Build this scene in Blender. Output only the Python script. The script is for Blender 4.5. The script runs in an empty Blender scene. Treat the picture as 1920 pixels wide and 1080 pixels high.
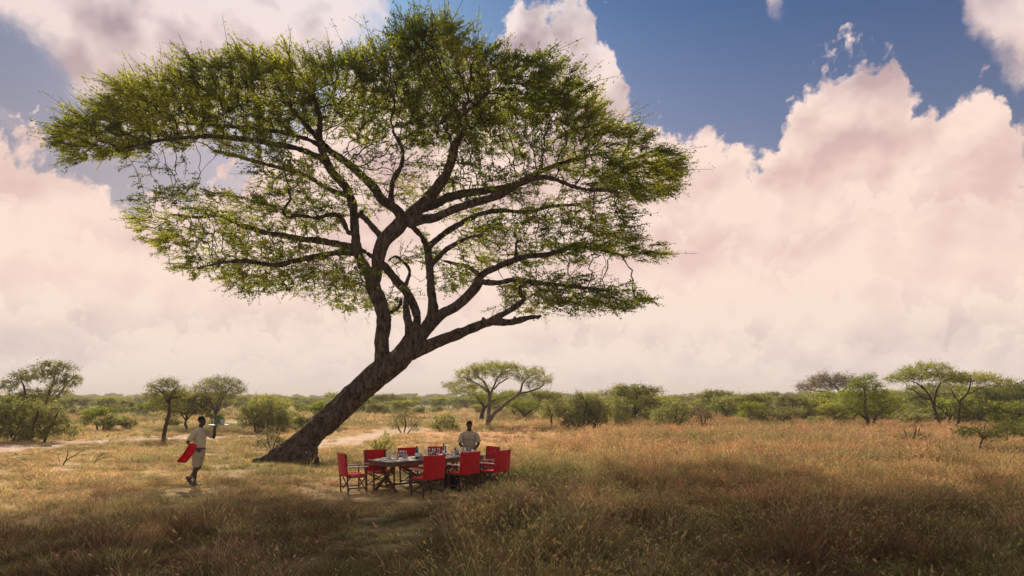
import bpy, bmesh, math, random
import numpy as np
from mathutils import Vector, Matrix, noise as mnoise

rng = np.random.default_rng(7)
random.seed(7)
SC = bpy.context.scene
COL = SC.collection
F = 1280.0          # focal length in photo pixels
H = 2.19            # eye height
HY = 750.0          # horizon row

def P(px, py, Y):
    return np.array(((px - 960.0) / F * Y, Y, H - (py - HY) / F * Y))
def GP(px, py):
    Y = F * H / (py - HY)
    return np.array(((px - 960.0) / F * Y, Y, 0.0))

# ------------------------------------------------------------------ noise
def _hash(ix, iy, seed):
    h = (ix.astype(np.int64) * 374761393 + iy.astype(np.int64) * 668265263 + seed * 1274126177) & 0xffffffff
    h = ((h ^ (h >> 13)) * 1274126177) & 0xffffffff
    return ((h ^ (h >> 16)) & 0xffff) / 65535.0
def vnoise(x, y, seed=0):
    x = np.asarray(x, float); y = np.asarray(y, float)
    ix = np.floor(x); iy = np.floor(y); fx = x - ix; fy = y - iy
    fx = fx * fx * (3 - 2 * fx); fy = fy * fy * (3 - 2 * fy)
    a = _hash(ix, iy, seed); b = _hash(ix + 1, iy, seed); c = _hash(ix, iy + 1, seed); d = _hash(ix + 1, iy + 1, seed)
    return (a * (1 - fx) + b * fx) * (1 - fy) + (c * (1 - fx) + d * fx) * fy
def fbm(x, y, seed=0, oct=4):
    s = 0; a = 0.5; t = 0
    for o in range(oct):
        s = s + a * vnoise(np.asarray(x) * 2 ** o, np.asarray(y) * 2 ** o, seed + o * 17); t += a; a *= 0.5
    return s / t
def sstep(a, b, x):
    t = np.clip((x - a) / (b - a), 0, 1); return t * t * (3 - 2 * t)

# ------------------------------------------------------------------ mesh helpers
def mesh_np(name, verts, quads=None, tris=None, mats=None, smooth=False, attrs=None, matidx=None):
    me = bpy.data.meshes.new(name)
    verts = np.asarray(verts, np.float32)
    nq = 0 if quads is None else len(quads); nt = 0 if tris is None else len(tris)
    me.vertices.add(len(verts)); me.vertices.foreach_set('co', verts.ravel())
    loops = []
    if nq: loops.append(np.asarray(quads, np.int32).ravel())
    if nt: loops.append(np.asarray(tris, np.int32).ravel())
    if loops:
        lv = np.concatenate(loops)
        me.loops.add(len(lv)); me.loops.foreach_set('vertex_index', lv)
        me.polygons.add(nq + nt)
        st = np.concatenate([np.arange(nq) * 4, nq * 4 + np.arange(nt) * 3]).astype(np.int32)
        me.polygons.foreach_set('loop_start', st)
        if smooth: me.polygons.foreach_set('use_smooth', np.ones(nq + nt, bool))
        if matidx is not None: me.polygons.foreach_set('material_index', np.asarray(matidx, np.int32))
    for m in (mats or []): me.materials.append(m)
    for an, (typ, dom, data) in (attrs or {}).items():
        a = me.attributes.new(an, typ, dom)
        key = {'FLOAT': 'value', 'FLOAT_VECTOR': 'vector', 'FLOAT_COLOR': 'color'}[typ]
        a.data.foreach_set(key, np.asarray(data, np.float32).ravel())
    me.update(calc_edges=True)
    me.validate()
    return me
def link(name, me, parent=None):
    o = bpy.data.objects.new(name, me); COL.objects.link(o)
    if parent is not None: o.parent = parent
    return o
def tag(o, label=None, cat=None, group=None, kind=None):
    if label: o['label'] = label
    if cat: o['category'] = cat
    if group: o['group'] = group
    if kind: o['kind'] = kind
    return o
def thing(name, label, cat, loc=(0, 0, 0), rotz=0.0, group=None):
    o = bpy.data.objects.new(name, None); COL.objects.link(o)
    o.location = loc; o.rotation_euler = (0, 0, rotz); o.empty_display_size = 0.1
    return tag(o, label, cat, group)
def copy_tree(o, parent=None):
    c = o.copy(); COL.objects.link(c)
    if parent is not None: c.parent = parent
    for ch in list(o.children): copy_tree(ch, c)
    return c

class MB:
    """collects polygons, builds one mesh"""
    def __init__(s): s.v = []; s.f = []
    def add(s, verts, faces):
        n = len(s.v); s.v += [tuple(map(float, v)) for v in verts]; s.f += [tuple(i + n for i in f) for f in faces]; return s
    def box(s, c, size, rot=None, taper=1.0):
        hx, hy, hz = size[0] / 2, size[1] / 2, size[2] / 2
        vs = []
        for z, k in ((-hz, 1.0), (hz, taper)):
            for x, y in ((-hx, -hy), (hx, -hy), (hx, hy), (-hx, hy)): vs.append(Vector((x * k, y * k, z)))
        if rot is not None: vs = [rot @ v for v in vs]
        c = Vector(c)
        return s.add([v + c for v in vs], [(3, 2, 1, 0), (4, 5, 6, 7), (0, 1, 5, 4), (1, 2, 6, 5), (2, 3, 7, 6), (3, 0, 4, 7)])
    def bar(s, a, b, w, d, up=(0, 0, 1)):
        a = Vector(a); b = Vector(b); z = (b - a); L = z.length; z.normalize()
        u = Vector(up)
        if abs(u.dot(z)) > 0.95: u = Vector((1, 0, 0))
        x = u.cross(z).normalized(); y = z.cross(x)
        R = Matrix((x, y, z)).transposed()
        return s.box((a + b) / 2, (w, d, L), R)
    def loft(s, rings, cap=True):
        n = len(rings[0]); base = len(s.v); fs = []
        vs = [v for r in rings for v in r]
        for i in range(len(rings) - 1):
            for j in range(n):
                k = (j + 1) % n; fs.append((i * n + j, i * n + k, (i + 1) * n + k, (i + 1) * n + j))
        if cap:
            fs.append(tuple(reversed(range(n)))); fs.append(tuple((len(rings) - 1) * n + j for j in range(n)))
        return s.add(vs, fs)
    def tube(s, pts, rad, n=8, up=(0, 0, 1), cap=True):
        """pts list of 3D, rad list of float or (ru, rv)"""
        pts = [Vector(p) for p in pts]; rings = []; prev = None
        for i, p in enumerate(pts):
            t = (pts[min(i + 1, len(pts) - 1)] - pts[max(i - 1, 0)]).normalized()
            if prev is None:
                u = Vector(up)
                if abs(u.dot(t)) > 0.95: u = Vector((1, 0, 0))
                x = (u - t * u.dot(t)).normalized()
            else:
                x = (prev - t * prev.dot(t)).normalized()
            prev = x; y = t.cross(x)
            r = rad[i] if isinstance(rad, (list, tuple)) else rad
            ru, rv = r if isinstance(r, (list, tuple)) else (r, r)
            rings.append([p + x * (ru * math.cos(2 * math.pi * k / n)) + y * (rv * math.sin(2 * math.pi * k / n)) for k in range(n)])
        return s.loft(rings, cap)
    def lathe(s, prof, n=16, c=(0, 0, 0), cap=True):
        c = Vector(c)
        rings = [[c + Vector((r * math.cos(2 * math.pi * k / n), r * math.sin(2 * math.pi * k / n), z)) for k in range(n)] for r, z in prof]
        return s.loft(rings, cap)
    def ball(s, c, r, n=12, m=8, rot=None):
        c = Vector(c); r = r if isinstance(r, (list, tuple)) else (r, r, r)
        rings = []
        for i in range(m + 1):
            th = math.pi * (0.02 + 0.96 * i / m)
            ring = [Vector((r[0] * math.sin(th) * math.cos(2 * math.pi * k / n), r[1] * math.sin(th) * math.sin(2 * math.pi * k / n), -r[2] * math.cos(th))) for k in range(n)]
            if rot is not None: ring = [rot @ v for v in ring]
            rings.append([v + c for v in ring])
        return s.loft(rings)
    def mesh(s, name, mats, smooth=False, bevel=0.0, remesh=0.0, relax=0, subd=0):
        me = bpy.data.meshes.new(name); me.from_pydata(s.v, [], s.f); me.update()
        for m in (mats if isinstance(mats, (list, tuple)) else [mats]): me.materials.append(m)
        if bevel or remesh or subd:
            o = bpy.data.objects.new('tmp', me); COL.objects.link(o)
            if bevel:
                b = o.modifiers.new('b', 'BEVEL'); b.width = bevel; b.segments = 2; b.limit_method = 'ANGLE'
            if remesh:
                r = o.modifiers.new('r', 'REMESH'); r.mode = 'VOXEL'; r.voxel_size = remesh; r.use_smooth_shade = True
                if relax:
                    q = o.modifiers.new('s', 'SMOOTH'); q.factor = 0.5; q.iterations = relax
            if subd:
                q = o.modifiers.new('u', 'SUBSURF'); q.levels = subd; q.render_levels = subd
            dg = bpy.context.evaluated_depsgraph_get()
            me2 = bpy.data.meshes.new_from_object(o.evaluated_get(dg))
            bpy.data.objects.remove(o); bpy.data.meshes.remove(me); me = me2; me.name = name
        if smooth:
            me.polygons.foreach_set('use_smooth', np.ones(len(me.polygons), bool))
        return me
    def build(s, name, mats, parent=None, **k):
        return link(name, s.mesh(name, mats, **k), parent)

# ------------------------------------------------------------------ materials
def mat(name, color, rough=0.7, spec=0.3, var=0.0, vscale=8.0, bump=0.0, bscale=60.0, color2=None, stretch=(1, 1, 1), metal=0.0, trans=0.0):
    m = bpy.data.materials.new(name); m.use_nodes = True
    nt = m.node_tree; N = nt.nodes; L = nt.links
    b = N['Principled BSDF']
    b.inputs['Roughness'].default_value = rough; b.inputs['Specular IOR Level'].default_value = spec
    b.inputs['Metallic'].default_value = metal; b.inputs['Transmission Weight'].default_value = trans
    b.inputs['Base Color'].default_value = (*color, 1)
    if var or bump or color2:
        tc = N.new('ShaderNodeTexCoord'); mp = N.new('ShaderNodeMapping'); mp.inputs['Scale'].default_value = stretch
        L.new(tc.outputs['Object'], mp.inputs['Vector'])
        if var or color2:
            nz = N.new('ShaderNodeTexNoise'); nz.inputs['Scale'].default_value = vscale; nz.inputs['Detail'].default_value = 6
            L.new(mp.outputs[0], nz.inputs['Vector'])
            cr = N.new('ShaderNodeValToRGB')
            c2 = color2 or tuple(c * (1 - var) for c in color)
            c1 = color if color2 else tuple(min(1, c * (1 + var)) for c in color)
            cr.color_ramp.elements[0].position = 0.3; cr.color_ramp.elements[1].position = 0.7
            cr.color_ramp.elements[0].color = (*c2, 1); cr.color_ramp.elements[1].color = (*c1, 1)
            L.new(nz.outputs['Fac'], cr.inputs[0]); L.new(cr.outputs[0], b.inputs['Base Color'])
        if bump:
            n2 = N.new('ShaderNodeTexNoise'); n2.inputs['Scale'].default_value = bscale; n2.inputs['Detail'].default_value = 5
            L.new(mp.outputs[0], n2.inputs['Vector'])
            bp = N.new('ShaderNodeBump'); bp.inputs['Strength'].default_value = bump; bp.inputs['Distance'].default_value = 0.02
            L.new(n2.outputs['Fac'], bp.inputs['Height']); L.new(bp.outputs[0], b.inputs['Normal'])
    return m

def leaf_mat(name, c_dark, c_mid, c_light, transl=0.45):
    m = bpy.data.materials.new(name); m.use_nodes = True
    nt = m.node_tree; N = nt.nodes; L = nt.links; N.remove(N['Principled BSDF'])
    at = N.new('ShaderNodeAttribute'); at.attribute_name = 'tint'
    cr = N.new('ShaderNodeValToRGB'); e = cr.color_ramp.elements
    e[0].color = (*c_dark, 1); e[1].color = (*c_light, 1); k = e.new(0.5); k.color = (*c_mid, 1)
    L.new(at.outputs['Fac'], cr.inputs[0])
    d = N.new('ShaderNodeBsdfDiffuse'); t = N.new('ShaderNodeBsdfTranslucent')
    L.new(cr.outputs[0], d.inputs['Color'])
    mu = N.new('ShaderNodeMix'); mu.data_type = 'RGBA'; mu.blend_type = 'MULTIPLY'; mu.inputs['Factor'].default_value = 1.0
    L.new(cr.outputs[0], mu.inputs['A']); mu.inputs['B'].default_value = (1.5, 1.5, 0.8, 1)
    L.new(mu.outputs['Result'], t.inputs['Color'])
    mx = N.new('ShaderNodeMixShader'); mx.inputs[0].default_value = transl
    L.new(d.outputs[0], mx.inputs[1]); L.new(t.outputs[0], mx.inputs[2])
    L.new(mx.outputs[0], N['Material Output'].inputs['Surface'])
    return m

def bark_mat(name, c1, c2, scale=3.0):
    m = bpy.data.materials.new(name); m.use_nodes = True
    nt = m.node_tree; N = nt.nodes; L = nt.links; b = N['Principled BSDF']
    b.inputs['Roughness'].default_value = 0.92; b.inputs['Specular IOR Level'].default_value = 0.15
    tc = N.new('ShaderNodeTexCoord'); mp = N.new('ShaderNodeMapping')
    mp.inputs['Rotation'].default_value = (0, math.radians(45), 0); mp.inputs['Scale'].default_value = (1.0, 1.0, 0.28)
    L.new(tc.outputs['Object'], mp.inputs['Vector'])
    n1 = N.new('ShaderNodeTexNoise'); n1.inputs['Scale'].default_value = scale * 3.2; n1.inputs['Detail'].default_value = 8; n1.inputs['Roughness'].default_value = 0.68
    n1.inputs['Distortion'].default_value = 0.6
    L.new(mp.outputs[0], n1.inputs['Vector'])
    v = N.new('ShaderNodeTexVoronoi'); v.feature = 'DISTANCE_TO_EDGE'; v.inputs['Scale'].default_value = scale * 5
    mn = N.new('ShaderNodeMix'); mn.data_type = 'RGBA'; mn.inputs['Factor'].default_value = 0.25
    L.new(mp.outputs[0], mn.inputs['A']); L.new(n1.outputs['Color'], mn.inputs['B']); L.new(mn.outputs['Result'], v.inputs['Vector'])
    cr = N.new('ShaderNodeValToRGB'); e = cr.color_ramp.elements
    e[0].position = 0.38; e[1].position = 0.64; e[0].color = (*c2, 1); e[1].color = (*c1, 1)
    L.new(n1.outputs['Fac'], cr.inputs[0]); L.new(cr.outputs[0], b.inputs['Base Color'])  # bark's own tones, contrast raised to carry relief shading in the colour
    ad = N.new('ShaderNodeMath'); ad.operation = 'MULTIPLY_ADD'; ad.inputs[1].default_value = 0.9
    L.new(v.outputs['Distance'], ad.inputs[0]); L.new(n1.outputs['Fac'], ad.inputs[2])
    bp = N.new('ShaderNodeBump'); bp.inputs['Strength'].default_value = 1.0; bp.inputs['Distance'].default_value = 0.13
    L.new(ad.outputs[0], bp.inputs['Height']); L.new(bp.outputs[0], b.inputs['Normal'])
    return m

M_BARK = bark_mat('acacia_bark', (0.27, 0.21, 0.16), (0.035, 0.024, 0.018))
M_TWIG = mat('twig_bark', (0.055, 0.038, 0.027), 0.9, 0.1, var=0.4, vscale=4)
M_BARK2 = mat('grey_bark', (0.15, 0.12, 0.095), 0.9, 0.1, var=0.45, vscale=5)
M_BARKD = mat('dark_bark', (0.06, 0.045, 0.035), 0.9, 0.1, var=0.4, vscale=5)
M_LEAF = leaf_mat('acacia_leaf', (0.068, 0.090, 0.016), (0.172, 0.20, 0.034), (0.34, 0.345, 0.06), 0.58)
M_LEAFY = leaf_mat('yellow_green_leaf', (0.13, 0.145, 0.038), (0.26, 0.27, 0.065), (0.40, 0.385, 0.11), 0.5)
M_LEAFG = leaf_mat('bright_green_leaf', (0.11, 0.13, 0.036), (0.20, 0.225, 0.058), (0.30, 0.32, 0.085), 0.5)
M_LEAFO = leaf_mat('olive_leaf', (0.11, 0.112, 0.054), (0.21, 0.21, 0.10), (0.33, 0.315, 0.155), 0.5)
M_LEAFD = leaf_mat('dark_green_leaf', (0.06, 0.068, 0.026), (0.12, 0.13, 0.048), (0.21, 0.215, 0.08), 0.45)
M_LEAFP = leaf_mat('pale_grey_leaf', (0.12, 0.12, 0.07), (0.21, 0.205, 0.12), (0.30, 0.285, 0.17), 0.35)
M_LEAFB = leaf_mat('brown_twig_leaf', (0.12, 0.095, 0.06), (0.20, 0.155, 0.105), (0.29, 0.23, 0.15), 0.35)
# ------------------------------------------------------------------ trees
def grow(pos, par, attr, step, kill, iters=90, jit=0.3, seed=0, allow=None):
    """space colonisation. pos (n,3), par (n,) -> pos, par"""
    r = np.random.default_rng(seed)
    pos = [np.asarray(p, float) for p in pos]; par = list(par)
    Parr = np.array(pos); A = np.asarray(attr, float)
    if allow is None: allow = np.ones(len(pos), bool)
    idx = np.nonzero(allow)[0]
    nd = np.full(len(A), 1e9); ni = np.zeros(len(A), int)
    def upd(new_idx, newp):
        for s in range(0, len(A), 2500):
            a = A[s:s + 2500]
            d = ((a[:, None, :] - newp[None]) ** 2).sum(2)
            k = d.argmin(1); dm = d[np.arange(len(a)), k]
            better = dm < nd[s:s + 2500]
            nd[s:s + 2500][better] = dm[better]; ni[s:s + 2500][better] = np.asarray(new_idx)[k[better]]
    upd(idx, Parr[idx])
    keep = nd > kill * kill; A = A[keep]; nd = nd[keep]; ni = ni[keep]
    nch = {}
    for it in range(iters):
        if not len(A): break
        u, inv = np.unique(ni, return_inverse=True)
        base = np.array([pos[i] for i in u])
        dv = A - base[inv]; dv /= np.linalg.norm(dv, axis=1)[:, None] + 1e-9
        s = np.zeros((len(u), 3)); np.add.at(s, inv, dv)
        s += r.normal(0, 1, s.shape) * 0.15
        s /= np.linalg.norm(s, axis=1)[:, None] + 1e-9
        s += r.normal(0, jit, s.shape); s /= np.linalg.norm(s, axis=1)[:, None] + 1e-9
        npos = base + s * step
        n0 = len(pos); newi = []
        ok = []
        for k, i in enumerate(u):
            c = nch.get(i, 0)
            if c > 3: ok.append(False); continue
            nch[i] = c + 1; ok.append(True)
            pos.append(npos[k]); par.append(int(i)); newi.append(len(pos) - 1)
        ok = np.array(ok)
        if not ok.any(): break
        dead = ~ok[inv]
        upd(newi, npos[ok])
        keep = (nd > kill * kill) & ~(dead & (r.random(len(A)) < 0.5))
        A = A[keep]; nd = nd[keep]; ni = ni[keep]
    return np.array(pos), np.array(par)

def tree_radii(par, r0, n=2.3, n_init=0, init_r=None):
    N = len(par); cnt = np.zeros(N); w = np.zeros(N)
    order = range(N - 1, -1, -1)
    for i in order:
        if cnt[i] == 0: cnt[i] = 1; w[i] = r0 ** n
        p = par[i]
        if p >= 0: cnt[p] += cnt[i]; w[p] += w[i]
    # subtree node count (for foliage) separately
    sub = np.ones(N)
    for i in order:
        if par[i] >= 0: sub[par[i]] += sub[i]
    return w ** (1 / n), sub

def edges_mesh_arrays(p0, p1, r0, r1, sides):
    """independent tapered prisms for each edge -> verts, quads"""
    d = p1 - p0; L = np.linalg.norm(d, axis=1)[:, None] + 1e-9; d = d / L
    ref = np.where(np.abs(d[:, 2:3]) < 0.9, np.array([[0, 0, 1.0]]), np.array([[1.0, 0, 0]]))
    x = np.cross(ref, d); x /= np.linalg.norm(x, axis=1)[:, None] + 1e-9; y = np.cross(d, x)
    p1 = p1 + d * (r1[:, None] * 0.5)
    ang = 2 * np.pi * np.arange(sides) / sides
    c = np.cos(ang)[None, :, None]; s = np.sin(ang)[None, :, None]
    ring = x[:, None, :] * c + y[:, None, :] * s
    v = np.concatenate([p0[:, None] + ring * r0[:, None, None], p1[:, None] + ring * r1[:, None, None]], 1)
    n = len(p0); b = (np.arange(n) * 2 * sides)[:, None]
    k = np.arange(sides)[None]; k2 = (k + 1) % sides
    q = np.stack([b + k, b + k2, b + sides + k2, b + sides + k], 2).reshape(-1, 4)
    return v.reshape(-1, 3), q

def branch_arrays(pos, par, rad, first, rmax_parent=None):
    ii = np.arange(first, len(pos)); pp = par[ii]
    ii = ii[pp >= 0]; pp = par[ii]
    rp = np.minimum(rad[pp], rad[ii] * 1.35)
    V = []; Q = []; n = 0
    cls = [(0, 0.012, 3), (0.012, 0.035, 4), (0.035, 9, 7)]
    for lo, hi, s in cls:
        k = (rad[ii] >= lo) & (rad[ii] < hi)
        if not k.any(): continue
        v, q = edges_mesh_arrays(pos[pp[k]], pos[ii[k]], rp[k], rad[ii[k]], s)
        V.append(v); Q.append(q + n); n += len(v)
    return np.concatenate(V), np.concatenate(Q)

def leaves(bases, dirs, lens, nleaf, size, r, droop=0.15, spread=0.10, flat=0.0):
    """sprigs of leaf rhombi. returns verts, quads, tint-source centre, and twig edges"""
    n = len(bases)
    t = r.random((n, nleaf)) ** 0.8
    side = r.normal(0, 1, (n, nleaf, 3)) * spread * (0.4 + lens[:, None, None])
    c = bases[:, None] + dirs[:, None] * (t * lens[:, None])[..., None] + side
    c[..., 2] -= droop * (t * lens[:, None]) ** 2
    c = c.reshape(-1, 3); m = len(c)
    a = r.normal(0, 1, (m, 3)) + np.repeat(dirs, nleaf, 0) * 1.0; a[:, 2] *= (1 - flat)
    a /= np.linalg.norm(a, axis=1)[:, None] + 1e-9
    b = r.normal(0, 1, (m, 3)); b = b - a * (a * b).sum(1)[:, None]
    b[:, 2] *= (1 - flat); b /= np.linalg.norm(b, axis=1)[:, None] + 1e-9
    L = size * r.uniform(0.6, 1.4, (m, 1)); W = L * r.uniform(0.32, 0.55, (m, 1))
    v = np.stack([c - a * L * 0.5, c + b * W * 0.5, c + a * L * 0.5, c - b * W * 0.5], 1).reshape(-1, 3)
    q = np.arange(m * 4).reshape(-1, 4)
    return v, q, c

def tint_of(c, r, scale=0.7, seed=3, amp=0.75):
    k = fbm(c[:, 0] * scale + c[:, 2] * 0.6 + 50, c[:, 1] * scale - c[:, 2] * 0.7 + 50, seed, 3)
    t = 0.5 + (k - 0.5) * 2.0 * amp + r.normal(0, 0.13, len(c))
    return np.clip(t, 0, 1)

def polyline_nodes(pts, step):
    """pts (n,4): x,y,z,r -> catmull-rom resampled (m,4)"""
    pts = np.asarray(pts, float)
    ext = np.vstack([2 * pts[0] - pts[1], pts, 2 * pts[-1] - pts[-2]])
    out = []
    for i in range(1, len(ext) - 2):
        p0, p1, p2, p3 = ext[i - 1], ext[i], ext[i + 1], ext[i + 2]
        L = np.linalg.norm(p2[:3] - p1[:3]); m = max(1, int(round(L / step)))
        for k in range(m):
            t = k / m
            out.append(0.5 * ((2 * p1) + (-p0 + p2) * t + (2 * p0 - 5 * p1 + 4 * p2 - p3) * t * t + (-p0 + 3 * p1 - 3 * p2 + p3) * t ** 3))
    out.append(pts[-1])
    out = np.array(out); out[:, 3] = np.maximum(out[:, 3], 0.003)
    return out

def in_poly(x, y, poly):
    poly = np.asarray(poly, float); n = len(poly); inside = np.zeros(len(x), bool); j = n - 1
    for i in range(n):
        xi, yi = poly[i]; xj, yj = poly[j]
        c = ((yi > y) != (yj > y)) & (x < (xj - xi) * (y - yi) / (yj - yi + 1e-12) + xi)
        inside ^= c; j = i
    return inside
def sample_poly(poly, n, r):
    p = np.asarray(poly, float); lo = p.min(0); hi = p.max(0); out = np.zeros((0, 2))
    while len(out) < n:
        q = r.uniform(lo, hi, (n * 2, 2)); q = q[in_poly(q[:, 0], q[:, 1], p)]; out = np.vstack([out, q])
    return out[:n]

# ---------------- the big leaning acacia (limbs traced: px, py, radius px, depth offset m)
Y0 = 24.0
LIMBS = {
 'trunk': [(528,874,37,0),(548,860,35,0),(570,833,26,0),(596,805,22.5,0),(629,775,22,0),(655,750,22.5,0),(677,730,23,0),(700,709,25,0),(722,692,25,0),(748,674,22,0),(762,658,21,0),(772,638,18,0)],
 'root': [(566,838,22,-.1),(535,853,17,-.1),(508,860,11,-.15),(476,867,5,-.2)],
 'root2': [(575,842,18,-.3),(582,858,13,-.5),(588,872,10,-.7)],
 'A': [(712,700,19,0),(717,676,15,0),(717,640,14,-.1),(721,609,15,-.2),(716,582,14,-.2),(707,555,14.5,-.2),(699,533,15,-.2)],
 'Ar': [(699,533,14,-.2),(707,507,12,-.2),(709,480,12.5,-.3),(721,450,13.5,-.4),(745,428,15,-.5),(760,408,14,-.6)],
 'U1': [(757,412,11,-.5),(741,391,9,-.4),(716,373,9,0),(695,344,8,.4),(664,316,7.5,.8),(625,287,6.5,1.0),(600,262,5.5,.8),(565,225,4,0),(540,190,3,-1.2)],
 'U2': [(762,412,13,-.6),(793,383,12.5,-.9),(812,362,11.5,-1.2),(835,331,9.5,-1.6),(848,293,8.5,-2),(852,272,7.5,-2.2),(868,248,5.5,-2.6),(875,222,4.5,-3),(868,190,3.5,-3.6)],
 'U3': [(765,418,11,-.6),(790,412,9.5,-.8),(819,407,8,-1),(871,386,7.5,-1.4),(923,370,6.8,-1.7),(962,352,6,-2),(1005,332,5.2,-2.3),(1040,334,4,-2.5),(1088,352,3.4,-2.6),(1158,358,2.4,-2.8)],
 'U4': [(795,390,9,-.6),(819,381,8.5,0),(845,369,8,.5),(897,360,7,1.2),(959,347,5.5,1.8),(1010,322,4.5,2.2),(1070,300,3.5,2.4),(1140,285,2.5,2.3)],
 'U6': [(741,391,7,-.4),(733,372,5,-.6),(738,340,4.5,-1),(752,315,4,-1.6),(755,280,3.2,-2.2),(735,245,2.5,-3)],
 'Al': [(699,533,13,-.2),(690,510,10,-.2),(676,488,9,0),(669,466,9.5,.1),(664,427,8,.3),(662,391,8,.5),(656,365,8,.6),(648,347,8,.7),(626,329,8,.8),(612,305,8,.8),(603,272,7,.6),(599,248,6,.2),(600,222,4.5,-.6),(588,185,3.2,-1.6)],
 'LL1': [(668,468,8,.1),(648,461,7,.2),(612,453,6.2,.6),(562,447,5.5,1),(498,436,5,1.3),(456,422,4.3,1.4),(414,405,3.4,1.4),(364,406,2.6,1.2),(320,402,1.8,1)],
 'LL2': [(662,474,7,.0),(645,472,6,-.2),(609,478,5.2,-.6),(553,489,4.8,-1),(520,495,4.4,-1.2),(456,489,3.4,-1.3),(414,492,2.5,-1.4),(368,504,1.8,-1.4)],
 'LL3': [(655,366,6,.6),(637,362,4.5,.9),(612,352,4.2,1.3),(586,334,4,1.7),(560,325,3.8,2),(509,311,3.3,2.3),(450,295,3,2.4),(395,280,2.4,2.2)],
 'LL4': [(665,440,5,.3),(653,436,4,.2),(642,411,3.8,0),(628,403,3.6,-.3),(595,408,3.2,-.7),(564,404,2.9,-1),(537,406,2.6,-1.2),(531,391,2.3,-1.4),(545,370,2,-1.5),(540,350,1.7,-1.6)],
 'LL5': [(718,446,7,-.4),(700,428,5.5,-.2),(686,414,5.5,.1),(672,402,5,.4)],
 'LL6': [(613,308,6,.8),(600,295,5.5,.4),(560,280,5,-.4),(520,271,4.8,-1),(450,262,4.3,-1.5),(360,257,3.5,-1.8),(280,266,2.6,-2),(215,282,1.8,-2.1)],
 'LL7': [(626,290,5,.9),(590,268,4.3,1.2),(540,250,3.6,1.4),(470,240,3,1.2),(380,235,2.2,.8),(300,225,1.6,.2)],
 'C': [(776,634,12,0),(780,612,9,.1),(782,595,7.5,.3),(775,571,8,.5),(760,547,8.5,.7),(744,529,8,.9),(727,507,7.5,1),(714,492,6,1),(695,478,4,1.2),(670,462,3,1.6)],
 'C2': [(768,640,11,0),(768,612,8.5,-.1),(763,591,7,0),(761,569,5.5,.3),(763,553,5,.5)],
 'C3': [(757,543,5,.8),(764,525,3.2,1),(768,507,2.4,1.2),(756,492,2.2,1.3),(742,482,2,1.4),(728,490,1.6,1.5)],
 'Cs': [(716,589,4,-.2),(735,584,3.3,.2),(748,574,3,.5),(752,560,2.3,.8)],
 'B': [(776,648,15,0),(792,628,13,0),(808,604,13.5,0),(813,588,12,0),(813,564,9,.1),(807,533,8,.2),(805,495,7.5,.4),(803,462,7.5,.5)],
 'BL': [(804,468,6,.5),(793,447,5,.3),(778,430,5,-.1),(768,418,5,-.5)],
 'BR': [(803,462,6.5,.5),(824,446,5.5,.9),(832,438,5.3,1),(871,414,5,1.5),(910,399,4.5,1.9),(962,395,3.9,2.2),(997,397,3.4,2.4),(1035,387,2.8,2.5),(1088,383,2,2.5)],
 'BR2': [(805,500,5.5,.4),(818,487,4.5,.2),(836,469,4.4,-.2),(858,455,4,-.6),(880,444,3,-1),(905,440,2.2,-1.3)],
 'E': [(808,606,12,0),(829,588,10.5,-.1),(853,575,9.5,-.2),(880,551,9.5,-.3),(895,533,9.5,-.3),(900,515,7,-.2)],
 'E1': [(899,520,7,-.2),(913,509,6,0),(940,498,6,.3),(967,487,5.8,.6),(996,480,5,.9),(1045,473,4.3,1.2),(1074,464,3.5,1.4),(1095,462,3,1.5),(1130,469,2.5,1.5),(1172,480,1.8,1.5)],
 'E1s': [(967,487,3,.6),(968,470,2.6,.6),(969,452,2.3,.6),(985,456,1.7,.7)],
 'E2': [(897,530,7,-.3),(908,529,5.6,-.5),(935,531,5,-.7),(969,524,4.6,-.9),(1018,531,4,-1.1),(1047,533,3.5,-1.2),(1102,538,2.7,-1.3),(1144,547,1.9,-1.3)],
 'E3': [(899,518,5,-.1),(889,508,4,.2),(873,498,3.4,.6),(850,493,2.6,1),(830,490,1.9,1.3)],
 'D': [(770,664,14,-.1),(793,653,12.5,-.2),(831,636,11,-.4),(862,627,9.3,-.6),(902,610,9,-.8),(922,604,8,-.9),(951,604,6.5,-1),(982,599,5.5,-1.1),(1006,594,4,-1.2),(1014,593,2.2,-1.2)],
 'D2': [(905,606,6,-.8),(922,598,5.2,-.9),(944,587,5,-1),(969,573,5,-1),(984,561,4.5,-1),(977,550,4.2,-1),(976,538,4,-1),(986,529,3.2,-1)],
 'Ds': [(828,636,7,-.7),(845,625,5,-.8),(862,619,3.5,-.85),(866,616,1.5,-.85)],
 'Dn': [(904,606,4.5,-.8),(906,596,2.8,-.8)],
 'Dm': [(962,602,4,-1),(966,592,2.3,-1)],
 'An': [(668,408,4,.3),(678,396,3,.2)],
}
NOGROW = {'trunk', 'root', 'root2', 'D', 'D2', 'Ds', 'Dn', 'Dm', 'An', 'A', 'C2', 'B', 'E', 'Ar', 'LL5'}
def limb_pts(k):
    out = []
    for px, py, r, d in LIMBS[k]:
        Y = Y0 + d; out.append((*P(px, py, Y), r * .90 * Y / F))
    return out

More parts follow.
